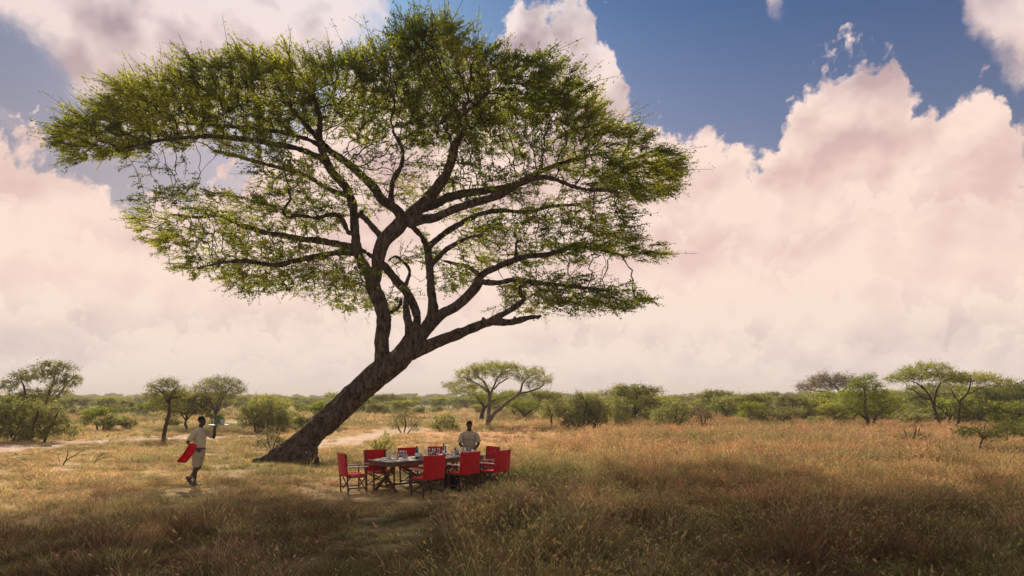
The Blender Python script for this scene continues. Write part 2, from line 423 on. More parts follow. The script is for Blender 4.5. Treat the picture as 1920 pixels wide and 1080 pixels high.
def build_big_acacia():
    base = GP(545, 866)
    root = thing('acacia_tree', 'huge umbrella acacia leaning right over the laid table, with a flat feathery green crown', 'tree', base)
    B = Vector(base)
    rr = np.random.default_rng(11)
    mb = MB(); ipos = []; ipar = []; irad = []; allow = []
    for k in LIMBS:
        nd = polyline_nodes(limb_pts(k), 0.16)
        # wobble of the wood
        w = np.array([mnoise.noise_vector(Vector(p[:3]) * 0.9) for p in nd]) * 0.06
        n = len(nd); nd[:, :3] += w * np.minimum(1, np.linspace(0, 3, n))[:, None] * (0 if k in ('trunk', 'root', 'root2') else 1)
        mb.tube([p[:3] - np.array(B) for p in nd], [float(p[3]) for p in nd], n=14)
        if k in NOGROW: continue
        st = len(ipos)
        for j, p in enumerate(nd[::2]):
            ipos.append(p[:3]); ipar.append(-1 if j == 0 else st + j - 1); irad.append(p[3]); allow.append(j >= 3)
    # flaring root ridges round the foot
    for a, L, r in ((200, 1.1, .16), (235, 0.9, .17), (275, .8, .2), (310, .75, .18), (345, .7, .15), (30, .7, .16)):
        ca, sa = math.cos(math.radians(a)), math.sin(math.radians(a))
        c0 = Vector((0.25, 0, 0.75)); c1 = Vector((0.1 + .45 * ca, .45 * sa, .25)); c2 = Vector((.05 + L * ca, L * sa, -0.08))
        mb.tube([c0, c1, (c1 + c2) / 2 + Vector((0, 0, -.02)), c2], [r, r * .9, r * .6, .04], n=10)
    me = mb.mesh('trunk', M_BARK, remesh=0.032, relax=3, smooth=True)
    n = len(me.vertices); co = np.empty(n * 3, np.float32); me.vertices.foreach_get('co', co); co = co.reshape(-1, 3)
    no = np.empty(n * 3, np.float32); me.vertices.foreach_get('normal', no); no = no.reshape(-1, 3)
    dsp = np.empty(n)
    ax = Vector((0.72, 0, 0.69))
    for i in range(n):
        p = Vector(co[i]); along = p.dot(ax); q = (p - ax * along) * 4.2 + ax * along * 0.9
        big = max(0.35, min(1.0, (5.2 - p.z) / 3.5))
        a = mnoise.noise(q); b = mnoise.noise(p * 2.2); c = mnoise.noise(q * 2.7)
        e = mnoise.noise(q * 5.1); dsp[i] = big * (0.065 * (1 - 2 * abs(a)) + 0.04 * b + 0.045 * (.5 - 1.6 * abs(c)) + .02 * e)
    co = co + no * dsp[:, None]
    me.vertices.foreach_set('co', co.astype(np.float32).ravel()); me.update()
    link('trunk', me, root)
    # attractors: polygon, count, height of the foliage plane, thickness
    top = [(105,248),(155,212),(212,168),(300,140),(400,118),(480,100),(560,112),(640,112),(720,84),(790,45),(860,72),(930,102),(1040,122),(1100,165),(1130,225),(1240,272),(1290,302),(1265,362),(1200,378),(1120,340),(1000,300),(900,290),(760,268),(640,262),(560,262),(480,262),(400,260),(330,268),(270,288),(190,304),(125,298)]
    pads = [
     (top, 4200, 12.4, .5, 1.0),
     ([(300,165),(500,130),(900,105),(1080,180),(1130,240),(800,240),(300,245),(180,235)], 900, 12.9, .5, 1.6),
     ([(740,40),(840,40),(870,110),(720,110)], 110, 13.1, .5, 1.2),
     ([(1130,300),(1280,300),(1260,365),(1190,378),(1100,345)], 260, 10.8, .4, .8),
     ([(110,230),(330,200),(330,262),(190,302),(120,298)], 260, 11.2, .3, .7),
     ([(400,275),(1120,310),(1200,385),(1150,415),(900,420),(700,400),(560,385),(480,360),(470,320)], 850, 9.9, .5, 1.4),
     ([(236,415),(258,388),(320,364),(400,354),(470,362),(560,370),(650,380),(650,432),(560,428),(470,428),(380,436),(330,448),(300,470),(250,440)], 800, 8.8, .22, .6),
     ([(280,440),(420,420),(500,450),(400,490),(310,490)], 150, 7.9, .35, .7),
     ([(330,498),(400,478),(470,456),(560,450),(645,478),(645,505),(540,518),(450,525),(380,528),(345,514)], 520, 7.2, .18, .5),
     ([(420,520),(640,505),(660,535),(560,555),(440,550)], 230, 6.5, .35, .7),
     ([(608,548),(640,505),(690,500),(700,580),(635,588)], 230, 6.2, .35, .6),
     ([(700,560),(760,550),(770,585),(705,590)], 50, 6.0, .3, .5),
     ([(745,472),(812,462),(812,495),(748,492)], 90, 7.6, .25, .5),
     ([(815,520),(870,495),(900,520),(850,548),(815,540)], 110, 6.7, .3, .5),
     ([(870,420),(1180,400),(1200,440),(1190,468),(1000,500),(900,500),(850,450)], 620, 8.3, .4, 1.0),
     ([(1070,435),(1165,430),(1190,455),(1250,474),(1235,488),(1150,492),(1060,470)], 340, 7.7, .14, .4),
     ([(930,530),(1030,515),(1100,520),(1160,535),(1232,564),(1200,575),(1120,572),(1030,556),(960,550)], 500, 6.3, .15, .4),
     ([(940,550),(1200,572),(1150,592),(1000,585),(920,568)], 150, 5.7, .3, .5),
    ]
    A = []
    for poly, n, z, th, dj in pads:
        q = sample_poly(poly, n, rr)
        zc = z - ((q[:, 0] - 680) / 600) ** 2 * (1.6 if z > 11 else 0.3)
        Y = np.clip((zc - H) * F / (HY - q[:, 1]), 17.5, 30.5) + rr.normal(0, dj * 0.5, n)
        p = np.stack([(q[:, 0] - 960) / F * Y, Y, H - (q[:, 1] - HY) / F * Y], 1)
        p[:, 2] += rr.uniform(-th, th, n) * 0.45
        A.append(p)
    A = np.concatenate(A)
    pos, par = grow(ipos, ipar, A, 0.20, 0.30, iters=150, jit=0.36, seed=5, allow=np.array(allow))
    n0 = len(ipos)
    rad, sub = tree_radii(par, 0.0075, 2.35)
    rad = np.maximum(rad, 0.0075); rad = np.minimum(rad, 0.085)
    rad[:n0] = np.minimum(np.array(irad) * 0.6, 0.07)
    bv, bq = branch_arrays(pos, par, rad, n0)
    # foliage sprigs
    ii = np.arange(n0, len(pos)); ii = ii[sub[ii] <= 9]
    zi = pos[ii][:, 2]; web = (zi > 9.0) & (zi < 10.3)
    rep = np.repeat(ii, np.where(zi >= 10.3, rr.integers(3, 7, len(ii)), np.where(web, rr.integers(1, 3, len(ii)), rr.integers(1, 5, len(ii)))))
    tip = sub[rep] <= 2
    bd = pos[rep] - pos[par[rep]]; bd /= np.linalg.norm(bd, axis=1)[:, None]
    out = pos[rep] - np.array(P(690, 400, Y0)); out[:, 2] = 0; out /= np.linalg.norm(out, axis=1)[:, None] + 1e-6
    hi = (pos[rep][:, 2] > 10.3)
    edge = np.clip((np.hypot((pos[rep][:, 0] - P(690, 400, Y0)[0]) / 10.5, (pos[rep][:, 1] - Y0) / 6.5) - .55) / .4, 0, 1)[:, None]
    d = bd * 0.6 + rr.normal(0, 0.38, bd.shape) + out * (0.35 + .75 * edge)
    d[:, 2] += np.where(hi, 0.28, 0.0); d[:, 2] *= np.where(hi, .85, 0.40)
    d /= np.linalg.norm(d, axis=1)[:, None]
    ln = rr.uniform(0.25, 0.60, len(rep)) * np.where(tip, 1.25, 0.9)
    sp = rr.random(len(rep)) < 0.10; ln[sp & tip] *= 1.8
    lv, lq, lc = leaves(pos[rep], d, ln, 16, 0.082, rr, droop=0.0, spread=0.042, flat=0.1)
    tint = tint_of(lc, rr, 0.8, 3, 1.0)
    tv, tq = edges_mesh_arrays(pos[rep], pos[rep] + d * ln[:, None], np.full(len(rep), .0085), np.full(len(rep), .005), 3)
    b = np.array(B)
    link('branches', mesh_np('branches', np.concatenate([bv, tv]) - b, np.concatenate([bq, tq + len(bv)]), mats=[M_TWIG], smooth=True), root)
    link('crown', mesh_np('crown', lv - b, lq, mats=[M_LEAF], attrs={'tint': ('FLOAT', 'POINT', np.repeat(tint, 4))}), root)
    print('big acacia nodes', len(pos), 'leaves', len(lq))
    return root

# ---------------- generic savanna trees.  All in local metres, base at origin.
def gen_tree(seed, stems, pads, natt, step, kill, r0, leafsize, nleaf, sprl, jit=0.3, maxr=0.2, flat=0.2, sprigs=(1, 3), subl=8, up=0.15, tintscale=0.8, spread=0.09, stemr=None):
    """stems: list of polylines (x,y,z,r).  pads: (cx,cy,cz,rx,ry,rz,weight)"""
    r = np.random.default_rng(seed)
    ipos = []; ipar = []; irad = []; allow = []; SV = []; SQ = []; nv = 0
    for s in stems:
        nd = polyline_nodes(s, step * 0.8)
        w = np.array([mnoise.noise_vector(Vector(p[:3]) * 1.3 + Vector((seed, 0, 0))) for p in nd]) * 0.10 * step / 0.2
        w[0] = 0; nd[:, :3] += w * np.minimum(1, np.arange(len(nd)) / 3)[:, None]
        st = len(ipos)
        for j, p in enumerate(nd):
            ipos.append(p[:3]); ipar.append(-1 if j == 0 else st + j - 1); irad.append(p[3]); allow.append(j >= len(nd) * 0.35)
        v, q = edges_mesh_arrays(nd[:-1, :3], nd[1:, :3], nd[:-1, 3], nd[1:, 3], 8)
        SV.append(v); SQ.append(q + nv); nv += len(v)
    wts = np.array([p[6] for p in pads], float); wts /= wts.sum()
    A = []
    for p, w in zip(pads, wts):
        n = max(4, int(natt * w)); u = r.normal(0, 1, (n, 3)); u /= np.linalg.norm(u, axis=1)[:, None]
        u *= (r.random(n) ** 0.45)[:, None]
        A.append(np.array(p[:3]) + u * np.array(p[3:6]))
    A = np.concatenate(A); A[:, 2] = np.maximum(A[:, 2], 0.08)
    pos, par = grow(ipos, ipar, A, step, kill, iters=70, jit=jit, seed=seed, allow=np.array(allow))
    n0 = len(ipos); rad, sub = tree_radii(par, r0, 2.7); rad = np.minimum(np.maximum(rad, r0), maxr)
    rad[:n0] = np.array(irad) * 0.75
    bv, bq = branch_arrays(pos, par, rad, n0)
    ii = np.arange(n0, len(pos)); ii = ii[sub[ii] <= subl]
    rep = np.repeat(ii, r.integers(sprigs[0], sprigs[1] + 1, len(ii)))
    bd = pos[rep] - pos[par[rep]]; bd /= np.linalg.norm(bd, axis=1)[:, None] + 1e-9
    d = bd * 0.7 + r.normal(0, 0.55, bd.shape); d[:, 2] = d[:, 2] * (1 - flat * 0.5) + up
    d /= np.linalg.norm(d, axis=1)[:, None]
    ln = sprl * r.uniform(0.5, 1.5, len(rep))
    tv, tq = edges_mesh_arrays(pos[rep], pos[rep] + d * ln[:, None], np.full(len(rep), r0 * .8), np.full(len(rep), r0 * .4), 3)
    wood_v = np.concatenate(SV + [bv, tv]); wood_q = np.concatenate(SQ + [bq + nv, tq + nv + len(bv)])
    if nleaf:
        lv, lq, lc = leaves(pos[rep], d, ln, nleaf, leafsize, r, droop=0.15, spread=spread, flat=flat)
        tint = np.repeat(tint_of(lc, r, tintscale, seed % 50, 0.7), 4)
    else:
        lv = np.zeros((0, 3)); lq = np.zeros((0, 4), int); tint = np.zeros(0)
    return wood_v, wood_q, lv, lq, tint

def place_tree(name, label, cat, loc, rotz, data, barkm, leafm, group=None, leafpart='crown', woodpart='trunk'):
    root = thing(name, label, cat, loc, rotz, group)
    wv, wq, lv, lq, t = data
    link(woodpart, mesh_np(woodpart, wv, wq, mats=[barkm], smooth=True), root)
    if len(lv): link(leafpart, mesh_np(leafpart, lv, lq, mats=[leafm], attrs={'tint': ('FLOAT', 'POINT', t)}), root)
    return root
def joined_mesh(name, data, barkm, leafm):
    wv, wq, lv, lq, t = data
    return mesh_np(name, np.concatenate([wv, lv]), np.concatenate([wq, lq + len(wv)]), mats=[barkm, leafm],
                   attrs={'tint': ('FLOAT', 'POINT', np.concatenate([np.full(len(wv), .5), t]))},
                   matidx=np.concatenate([np.zeros(len(wq), int), np.ones(len(lq), int)]))
# ------------------------------------------------------------------ ground
SAND = np.array((0.50, 0.315, 0.185)); STRAW = np.array((0.56, 0.40, 0.20)); RUST = np.array((0.37, 0.22, 0.11))
GREEN = np.array((0.155, 0.17, 0.055)); SHADE_BROWN = np.array((0.115, 0.068, 0.036)); PALE = np.array((0.50, 0.36, 0.27)); ORANGE = np.array((0.50, 0.27, 0.13))  # the dark brown is grass tone with foreground shade in it

def pxy(x, y):
    return 960 + x / np.maximum(y, 1) * F, HY + H * F / np.maximum(y, 1)
TRACKS = [([(-20, 848), (70, 834), (200, 828), (330, 823), (470, 818), (540, 816)], 1.4),
          ([(560, 842), (640, 828), (700, 817), (745, 808), (775, 803)], 1.2),
          ([(210, 822), (330, 818), (430, 812)], .8)]
def track_mask(x, y):
    m = np.zeros_like(x)
    wob = (fbm(x * .35, y * .35, 91, 3) - .5) * 1.6
    for pts, w in TRACKS:
        g = np.array([GP(*p)[:2] for p in pts])
        d = np.full(x.shape, 1e9)
        for a, b in zip(g[:-1], g[1:]):
            ab = b - a; t = np.clip(((x - a[0]) * ab[0] + (y - a[1]) * ab[1]) / (ab @ ab), 0, 1)
            d = np.minimum(d, np.hypot(x - a[0] - t * ab[0], y - a[1] - t * ab[1]))
        m = np.maximum(m, (1 - sstep(w * .3, w * 1.9, d + wob)))
    m = m * (.45 + .8 * fbm(x * 1.1, y * 1.1, 92, 3)).clip(0, 1)
    return m
def bare_mask(x, y):
    """orange bare earth behind the table"""
    px, py = pxy(x, y)
    m = .85 * sstep(600, 690, px) * (1 - sstep(1060, 1300, px)) * sstep(800, 808, py) * (1 - sstep(836, 854, py))
    m2 = sstep(1200, 1350, px) * sstep(786, 792, py) * (1 - sstep(806, 818, py)) * .5
    m3 = (1 - sstep(420, 620, px)) * sstep(812, 820, py) * (1 - sstep(836, 850, py)) * .25
    n = fbm(x * .25, y * .12, 5, 4)
    return np.clip((np.maximum(np.maximum(m, m2), m3)) * (0.25 + 1.2 * n) , 0, 1)
def green_mask(x, y):
    px, py = pxy(x, y)
    n = fbm(x * .16 + 9, y * .12, 21, 4)
    far = sstep(.56, .70, fbm(x * .05 + 3, y * .11, 33, 4)) * sstep(14, 30, y)
    near = sstep(.50, .68, n)
    rt = np.exp(-((px - 1000) / 190) ** 2 - ((py - 905) / 34) ** 2) * 0.9
    bl = np.exp(-((px - 1390) / 260) ** 2 - ((py - 826) / 7) ** 2) * .8
    bl2 = np.exp(-((px - 1640) / 130) ** 2 - ((py - 868) / 16) ** 2) * .6 + np.exp(-((px - 1380) / 90) ** 2 - ((py - 876) / 10) ** 2) * .6
    tr = np.exp(-((px - 520) / 120) ** 2 - ((py - 880) / 20) ** 2) * .6 + np.exp(-((px - 315) / 90) ** 2 - ((py - 935) / 14) ** 2) * .5
    rg = sstep(1500, 1900, px) * sstep(830, 850, py) * .35
    return np.clip(np.maximum.reduce([far * .75, near * .35, rt, bl, bl2, tr, rg]) * (.6 + .7 * fbm(x * 1.3, y * 1.3, 8, 2)), 0, 1)
def grass_color(x, y):
    px, py = pxy(x, y)
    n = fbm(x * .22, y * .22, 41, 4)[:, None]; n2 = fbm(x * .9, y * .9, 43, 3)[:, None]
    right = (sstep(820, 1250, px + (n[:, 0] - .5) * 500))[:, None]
    fg_shade = (sstep(930, 990, py + (n[:, 0] - .5) * 60))[:, None]
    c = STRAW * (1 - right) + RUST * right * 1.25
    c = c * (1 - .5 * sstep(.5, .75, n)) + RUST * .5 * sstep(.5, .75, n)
    c = c * (1 - .82 * fg_shade) + SHADE_BROWN * .82 * fg_shade  # foreground shade painted into the grass and soil colour
    g = green_mask(x, y)[:, None]
    c = c * (1 - g) + GREEN * (0.8 + .5 * n2) * g
    return np.clip(c * (0.72 + .56 * n2), .02, .8)
def soil_color(x, y):
    n = fbm(x * .5, y * .5, 61, 4)[:, None]
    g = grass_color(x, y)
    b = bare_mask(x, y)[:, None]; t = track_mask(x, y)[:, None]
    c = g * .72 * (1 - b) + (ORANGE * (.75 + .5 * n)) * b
    c = c * (1 - t) + PALE * (.85 + .3 * n) * t
    far = sstep(60, 140, y)[:, None]
    c = c * (1 - far * .7) + (np.array((.27, .235, .13)) * (.8 + .5 * n)) * far * .7
    return c
def ground_z(x, y):
    x = np.asarray(x, float); y = np.asarray(y, float)
    r = np.hypot(x, y)
    z = (fbm(x * .18, y * .18, 71, 3) - .5) * .10 * sstep(20, 45, r)
    hill = sstep(220, 900, r) * (1.4 + 2.6 * sstep(-.6, .5, x / np.maximum(r, 1))) + (fbm(x * .006, y * .006, 75, 3) - .5) * 3 * sstep(150, 500, r)
    hill -= sstep(1200, 5000, r) * 4
    return z + hill

def build_ground():
    ys = [-60, -30, -12, 0, 2]
    y = 4.0
    while y < 7000: ys.append(y); y *= 1.014
    ys = np.array(ys); us = np.concatenate([np.linspace(-3.2, -1.05, 24, endpoint=False), np.linspace(-1.05, 1.05, 330), np.linspace(1.05, 3.2, 25)[1:]])
    Y, U = np.meshgrid(ys, us, indexing='ij')
    X = U * np.maximum(Y, 22 + 0 * Y) ; X = np.where(Y < 22, U * (22 * .5 + .5 * np.maximum(Y, 0)), X)
    x = X.ravel(); y = Y.ravel(); z = ground_z(x, y)
    nr, nc = Y.shape
    i = (np.arange(nr - 1)[:, None] * nc + np.arange(nc - 1)[None]).ravel()
    q = np.stack([i, i + 1, i + nc + 1, i + nc], 1)
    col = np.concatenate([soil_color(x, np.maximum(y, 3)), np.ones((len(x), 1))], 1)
    m = bpy.data.materials.new('savanna_soil'); m.use_nodes = True
    N = m.node_tree.nodes; L = m.node_tree.links; b = N['Principled BSDF']; b.inputs['Roughness'].default_value = .95; b.inputs['Specular IOR Level'].default_value = .1
    at = N.new('ShaderNodeAttribute'); at.attribute_name = 'soil'
    tc = N.new('ShaderNodeTexCoord'); nz = N.new('ShaderNodeTexNoise'); nz.inputs['Scale'].default_value = 2.2; nz.inputs['Detail'].default_value = 9; nz.inputs['Roughness'].default_value = .7
    L.new(tc.outputs['Object'], nz.inputs['Vector'])
    mr = N.new('ShaderNodeMapRange'); mr.inputs['From Min'].default_value = .3; mr.inputs['From Max'].default_value = .7; mr.inputs['To Min'].default_value = .55; mr.inputs['To Max'].default_value = 1.35
    L.new(nz.outputs['Fac'], mr.inputs['Value'])
    vm = N.new('ShaderNodeVectorMath'); vm.operation = 'SCALE'; L.new(at.outputs['Color'], vm.inputs[0]); L.new(mr.outputs[0], vm.inputs['Scale'])
    L.new(vm.outputs[0], b.inputs['Base Color'])
    bp = N.new('ShaderNodeBump'); bp.inputs['Distance'].default_value = .05; bp.inputs['Strength'].default_value = .6; L.new(nz.outputs['Fac'], bp.inputs['Height']); L.new(bp.outputs[0], b.inputs['Normal'])
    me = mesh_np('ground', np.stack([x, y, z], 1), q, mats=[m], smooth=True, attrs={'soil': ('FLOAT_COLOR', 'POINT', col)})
    o = link('ground', me); tag(o, 'dry savanna ground of sandy orange soil with pale vehicle tracks', 'ground', kind='structure')

# ------------------------------------------------------------------ grass
def blade_mesh(name, r, n, rad, h, w, lean, curve, mtl, heads=0):
    """one tuft of n curved blades"""
    a = r.random(n) * 6.283; rr = rad * np.sqrt(r.random(n)); bx = rr * np.cos(a); by = rr * np.sin(a)
    hh = h * r.uniform(.45, 1.15, n); az = r.random(n) * 6.283; ln = lean * r.random(n) ** .7 * hh; cv = curve * r.random(n) * hh
    yaw = r.random(n) * 6.283; wx = np.cos(yaw); wy = np.sin(yaw)
    V = []; lev = [0, .38, .72, 1.0]; wd = [1, .85, .6, .0]
    for t, k in zip(lev, wd):
        s = ln * t + cv * t * t
        cx = bx + np.cos(az) * s; cy = by + np.sin(az) * s; cz = hh * t * (1 - .25 * curve * t) 
        if k > 0:
            V.append(np.stack([cx - wx * w * k / 2, cy - wy * w * k / 2, cz], 1)); V.append(np.stack([cx + wx * w * k / 2, cy + wy * w * k / 2, cz], 1))
        else: V.append(np.stack([cx, cy, cz], 1))
    v = np.stack(V, 1); b = np.arange(n)[:, None] * 7
    q = np.concatenate([b + np.array([[0, 1, 3, 2]]), b + np.array([[2, 3, 5, 4]])]); t = b + np.array([[4, 5, 6]])
    v = v.reshape(-1, 3); tint = np.repeat(r.random(n), 7)
    if heads:
        k = np.nonzero(r.random(n) < heads)[0]; tipp = v.reshape(n, 7, 3)[k, 6]; prev = v.reshape(n, 7, 3)[k, 4]
        d = tipp - prev; d /= np.linalg.norm(d, axis=1)[:, None] + 1e-9
        for s in range(3):
            o = r.normal(0, .006, tipp.shape); L = .035 + .04 * r.random((len(k), 1)); sd = np.cross(d, r.normal(0, 1, d.shape)); sd /= np.linalg.norm(sd, axis=1)[:, None] + 1e-9
            c = tipp + o - d * .02
            hv = np.stack([c - d * L * .5, c + sd * w * .8, c + d * L * .5, c - sd * w * .8], 1).reshape(-1, 3)
            q = np.concatenate([q, np.arange(len(hv)).reshape(-1, 4) + len(v)]); v = np.concatenate([v, hv]); tint = np.concatenate([tint, np.full(len(hv), .85)])
    return mesh_np(name, v, q, t, mats=[mtl], attrs={'tint': ('FLOAT', 'POINT', tint)})

def grass_mat():
    m = bpy.data.materials.new('grass_blades'); m.use_nodes = True
    N = m.node_tree.nodes; L = m.node_tree.links; N.remove(N['Principled BSDF'])
    g = N.new('ShaderNodeAttribute'); g.attribute_type = 'INSTANCER'; g.attribute_name = 'gcol'
    t = N.new('ShaderNodeAttribute'); t.attribute_name = 'tint'
    mr = N.new('ShaderNodeMapRange'); mr.inputs['To Min'].default_value = .35; mr.inputs['To Max'].default_value = 1.75; L.new(t.outputs['Fac'], mr.inputs['Value'])
    vm = N.new('ShaderNodeVectorMath'); vm.operation = 'SCALE'; L.new(g.outputs['Color'], vm.inputs[0]); L.new(mr.outputs[0], vm.inputs['Scale'])
    d = N.new('ShaderNodeBsdfDiffuse'); tr = N.new('ShaderNodeBsdfTranslucent'); L.new(vm.outputs[0], d.inputs[0]); L.new(vm.outputs[0], tr.inputs[0])
    mx = N.new('ShaderNodeMixShader'); mx.inputs[0].default_value = .4; L.new(d.outputs[0], mx.inputs[1]); L.new(tr.outputs[0], mx.inputs[2]); L.new(mx.outputs[0], N['Material Output'].inputs['Surface'])
    return m

def scatter(name, label, pts, rotv, scl, colr, protos, kind='stuff', cat='grass'):
    """one object: points with a geometry-nodes instancer over unlinked tuft meshes"""
    me = mesh_np(name, pts, attrs={'rot': ('FLOAT_VECTOR', 'POINT', rotv), 'scl': ('FLOAT_VECTOR', 'POINT', scl),
                                   'gcol': ('FLOAT_COLOR', 'POINT', np.concatenate([colr, np.ones((len(colr), 1))], 1))})
    o = link(name, me); tag(o, label, cat, kind=kind)
    ng = bpy.data.node_groups.new(name, 'GeometryNodeTree')
    ng.interface.new_socket('Geometry', in_out='INPUT', socket_type='NodeSocketGeometry')
    ng.interface.new_socket('Geometry', in_out='OUTPUT', socket_type='NodeSocketGeometry')
    N = ng.nodes; L = ng.links
    gi = N.new('NodeGroupInput'); go = N.new('NodeGroupOutput')
    jn = N.new('GeometryNodeJoinGeometry')
    for i, pm in enumerate(protos):
        po = bpy.data.objects.new('grass_tuft', pm)
        oi = N.new('GeometryNodeObjectInfo'); oi.inputs['Object'].default_value = po; oi.inputs['As Instance'].default_value = True
        L.new(oi.outputs['Geometry'], jn.inputs[0])
    ip = N.new('GeometryNodeInstanceOnPoints'); L.new(gi.outputs[0], ip.inputs['Points']); L.new(jn.outputs[0], ip.inputs['Instance'])
    ip.inputs['Pick Instance'].default_value = True
    rv = N.new('FunctionNodeRandomValue'); rv.data_type = 'INT'
    rv.inputs[4].default_value = 0; rv.inputs[5].default_value = len(protos) - 1
    L.new(rv.outputs[2], ip.inputs['Instance Index'])
    for an, sock in (('rot', 'Rotation'), ('scl', 'Scale')):
        na = N.new('GeometryNodeInputNamedAttribute'); na.data_type = 'FLOAT_VECTOR'; na.inputs[0].default_value = an
        L.new(na.outputs[0], ip.inputs[sock])
    L.new(ip.outputs[0], go.inputs[0])
    md = o.modifiers.new('scatter', 'NODES'); md.node_group = ng
    return o

def band(y0, y1, dens, r):
    """points over the ground between two depths, a bit wider than the view"""
    k = .82
    a = k * (y1 * y1 - y0 * y0) ; n = int(a * dens)
    y = np.sqrt(r.uniform(y0 * y0, y1 * y1, n)); x = r.uniform(-k, k, n) * y
    return x, y

def build_grass():
    r = np.random.default_rng(21); gm = grass_mat()
    short = [blade_mesh('tuft', r, 40, .15, .21, .009, .9, .8, gm) for _ in range(5)]
    mid = [blade_mesh('tuft', r, 30, .10, .38, .009, .5, .75, gm, heads=.15) for _ in range(5)]
    tall = [blade_mesh('tuft', r, 14, .13, .64, .007, .4, .6, gm, heads=.7) for _ in range(4)]
    farp = [blade_mesh('tuft', r, 60, .42, .30, .02, .5, .7, gm) for _ in range(4)]
    def mk(name, label, bands, protos, wfun, sfun, cfun):
        X = []; Y = []; S = []
        for y0, y1, d, s in bands:
            x, y = band(y0, y1, d, r); w = wfun(x, y) * (.25 + .75 * sstep(.30, .50, fbm(x * 1.15, y * 1.15, 88, 3))); k = r.random(len(x)) < w
            X.append(x[k]); Y.append(y[k]); S.append(np.full(k.sum(), s))
        x = np.concatenate(X); y = np.concatenate(Y); s = np.concatenate(S)
        n = len(x); z = ground_z(x, y) - .01
        rot = np.stack([r.normal(0, .12, n), r.normal(0, .12, n), r.random(n) * 6.283], 1)
        cl = fbm(x * 1.15, y * 1.15, 88, 3); hs = sfun(x, y) * r.uniform(.6, 1.4, n) * (.40 + 1.25 * sstep(.25, .75, cl))
        sc = np.stack([s * r.uniform(.8, 1.2, n), s * r.uniform(.8, 1.2, n), hs * np.sqrt(s)], 1)
        c = cfun(x, y) * r.uniform(.65, 1.35, (n, 1)) * (1 + r.normal(0, .09, (n, 3)))
        gk = r.random(n) < .16; c[gk] = GREEN * r.uniform(.8, 1.7, (gk.sum(), 1)) + c[gk] * .25
        pk = r.random(n) < .12; c[pk] = c[pk] * .6 + np.array((.34, .26, .16)) * .6
        print(name, n)
        scatter(name, label, np.stack([x, y, z], 1), rot, sc, np.clip(c, .01, .9), protos)
    def cover(x, y):
        return np.clip(1.0 - 1.0 * track_mask(x, y) - .93 * bare_mask(x, y), 0, 1)
    def rightness(x, y):
        px, py = pxy(x, y)
        return sstep(800, 1040, px + (fbm(x * .3, y * .3, 55, 3) - .5) * 300)
    def tablezone(x, y):   # trampled round the table
        d = np.hypot(x + 2.7, (y - 16.2))
        return np.maximum(1 - sstep(1.9, 2.9, d), 1 - sstep(.5, 1.5, np.hypot((x + 8.0) * .8, (y - 16.4) * .6)))
    mk('dry_grass', 'short matted straw coloured grass covering the foreground and left plain',
       [(6.0, 13, 60, 1.0), (13, 22, 42, 1.05), (22, 36, 20, 1.35), (36, 60, 8, 1.9)], short,
       lambda x, y: cover(x, y) * (.55 + .45 * sstep(.35, .6, fbm(x * .7, y * .7, 77, 3))) * (1 - .45 * tablezone(x, y)),
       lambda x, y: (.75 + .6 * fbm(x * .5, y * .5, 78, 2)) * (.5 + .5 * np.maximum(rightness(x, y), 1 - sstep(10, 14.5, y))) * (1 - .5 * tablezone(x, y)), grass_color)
    mk('savanna_grass', 'knee high rusty brown grass on the right half of the plain',
       [(6.0, 13, 55, 1.0), (13, 22, 42, 1.0), (22, 36, 22, 1.25), (36, 60, 9, 1.7)], mid,
       lambda x, y: cover(x, y) * (rightness(x, y) * .95 + .10 + .25 * green_mask(x, y)) * (1 - .85 * tablezone(x, y)) * sstep(.2, .55, fbm(x * .6, y * .6, 79, 3)),
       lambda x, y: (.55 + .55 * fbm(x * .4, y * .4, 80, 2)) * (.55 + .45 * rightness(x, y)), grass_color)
    mk('seeding_grass', 'thin tall seed heads standing above the right hand grass',
       [(6.0, 13, 22, 1.0), (13, 24, 16, 1.0), (24, 40, 6, 1.3)], tall,
       lambda x, y: cover(x, y) * (rightness(x, y) * .85 + .15 * (1 - sstep(11, 15, y)) + .02) * (1 - tablezone(x, y)) * sstep(.4, .6, fbm(x * .5, y * .5, 81, 3)),
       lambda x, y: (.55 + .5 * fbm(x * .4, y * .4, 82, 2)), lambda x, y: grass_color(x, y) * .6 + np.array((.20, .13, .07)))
    mk('distant_grass', 'pale dry grass on the far plain among the bushes',
       [(60, 90, 2.2, 1.6), (90, 160, .5, 2.6)], farp,
       lambda x, y: cover(x, y) * sstep(.3, .6, fbm(x * .12, y * .12, 83, 3)),
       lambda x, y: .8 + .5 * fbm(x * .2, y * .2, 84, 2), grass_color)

# ------------------------------------------------------------------ sky, sun, camera
SUN_EL = math.radians(35.5); SUN_AZ = math.radians(-21)      # azimuth from +Y, negative = left
def azel(px, py):
    u = (px - 960) / F; v = (HY - py) / F
    a = math.atan(u); return a, math.atan(v * math.cos(a))

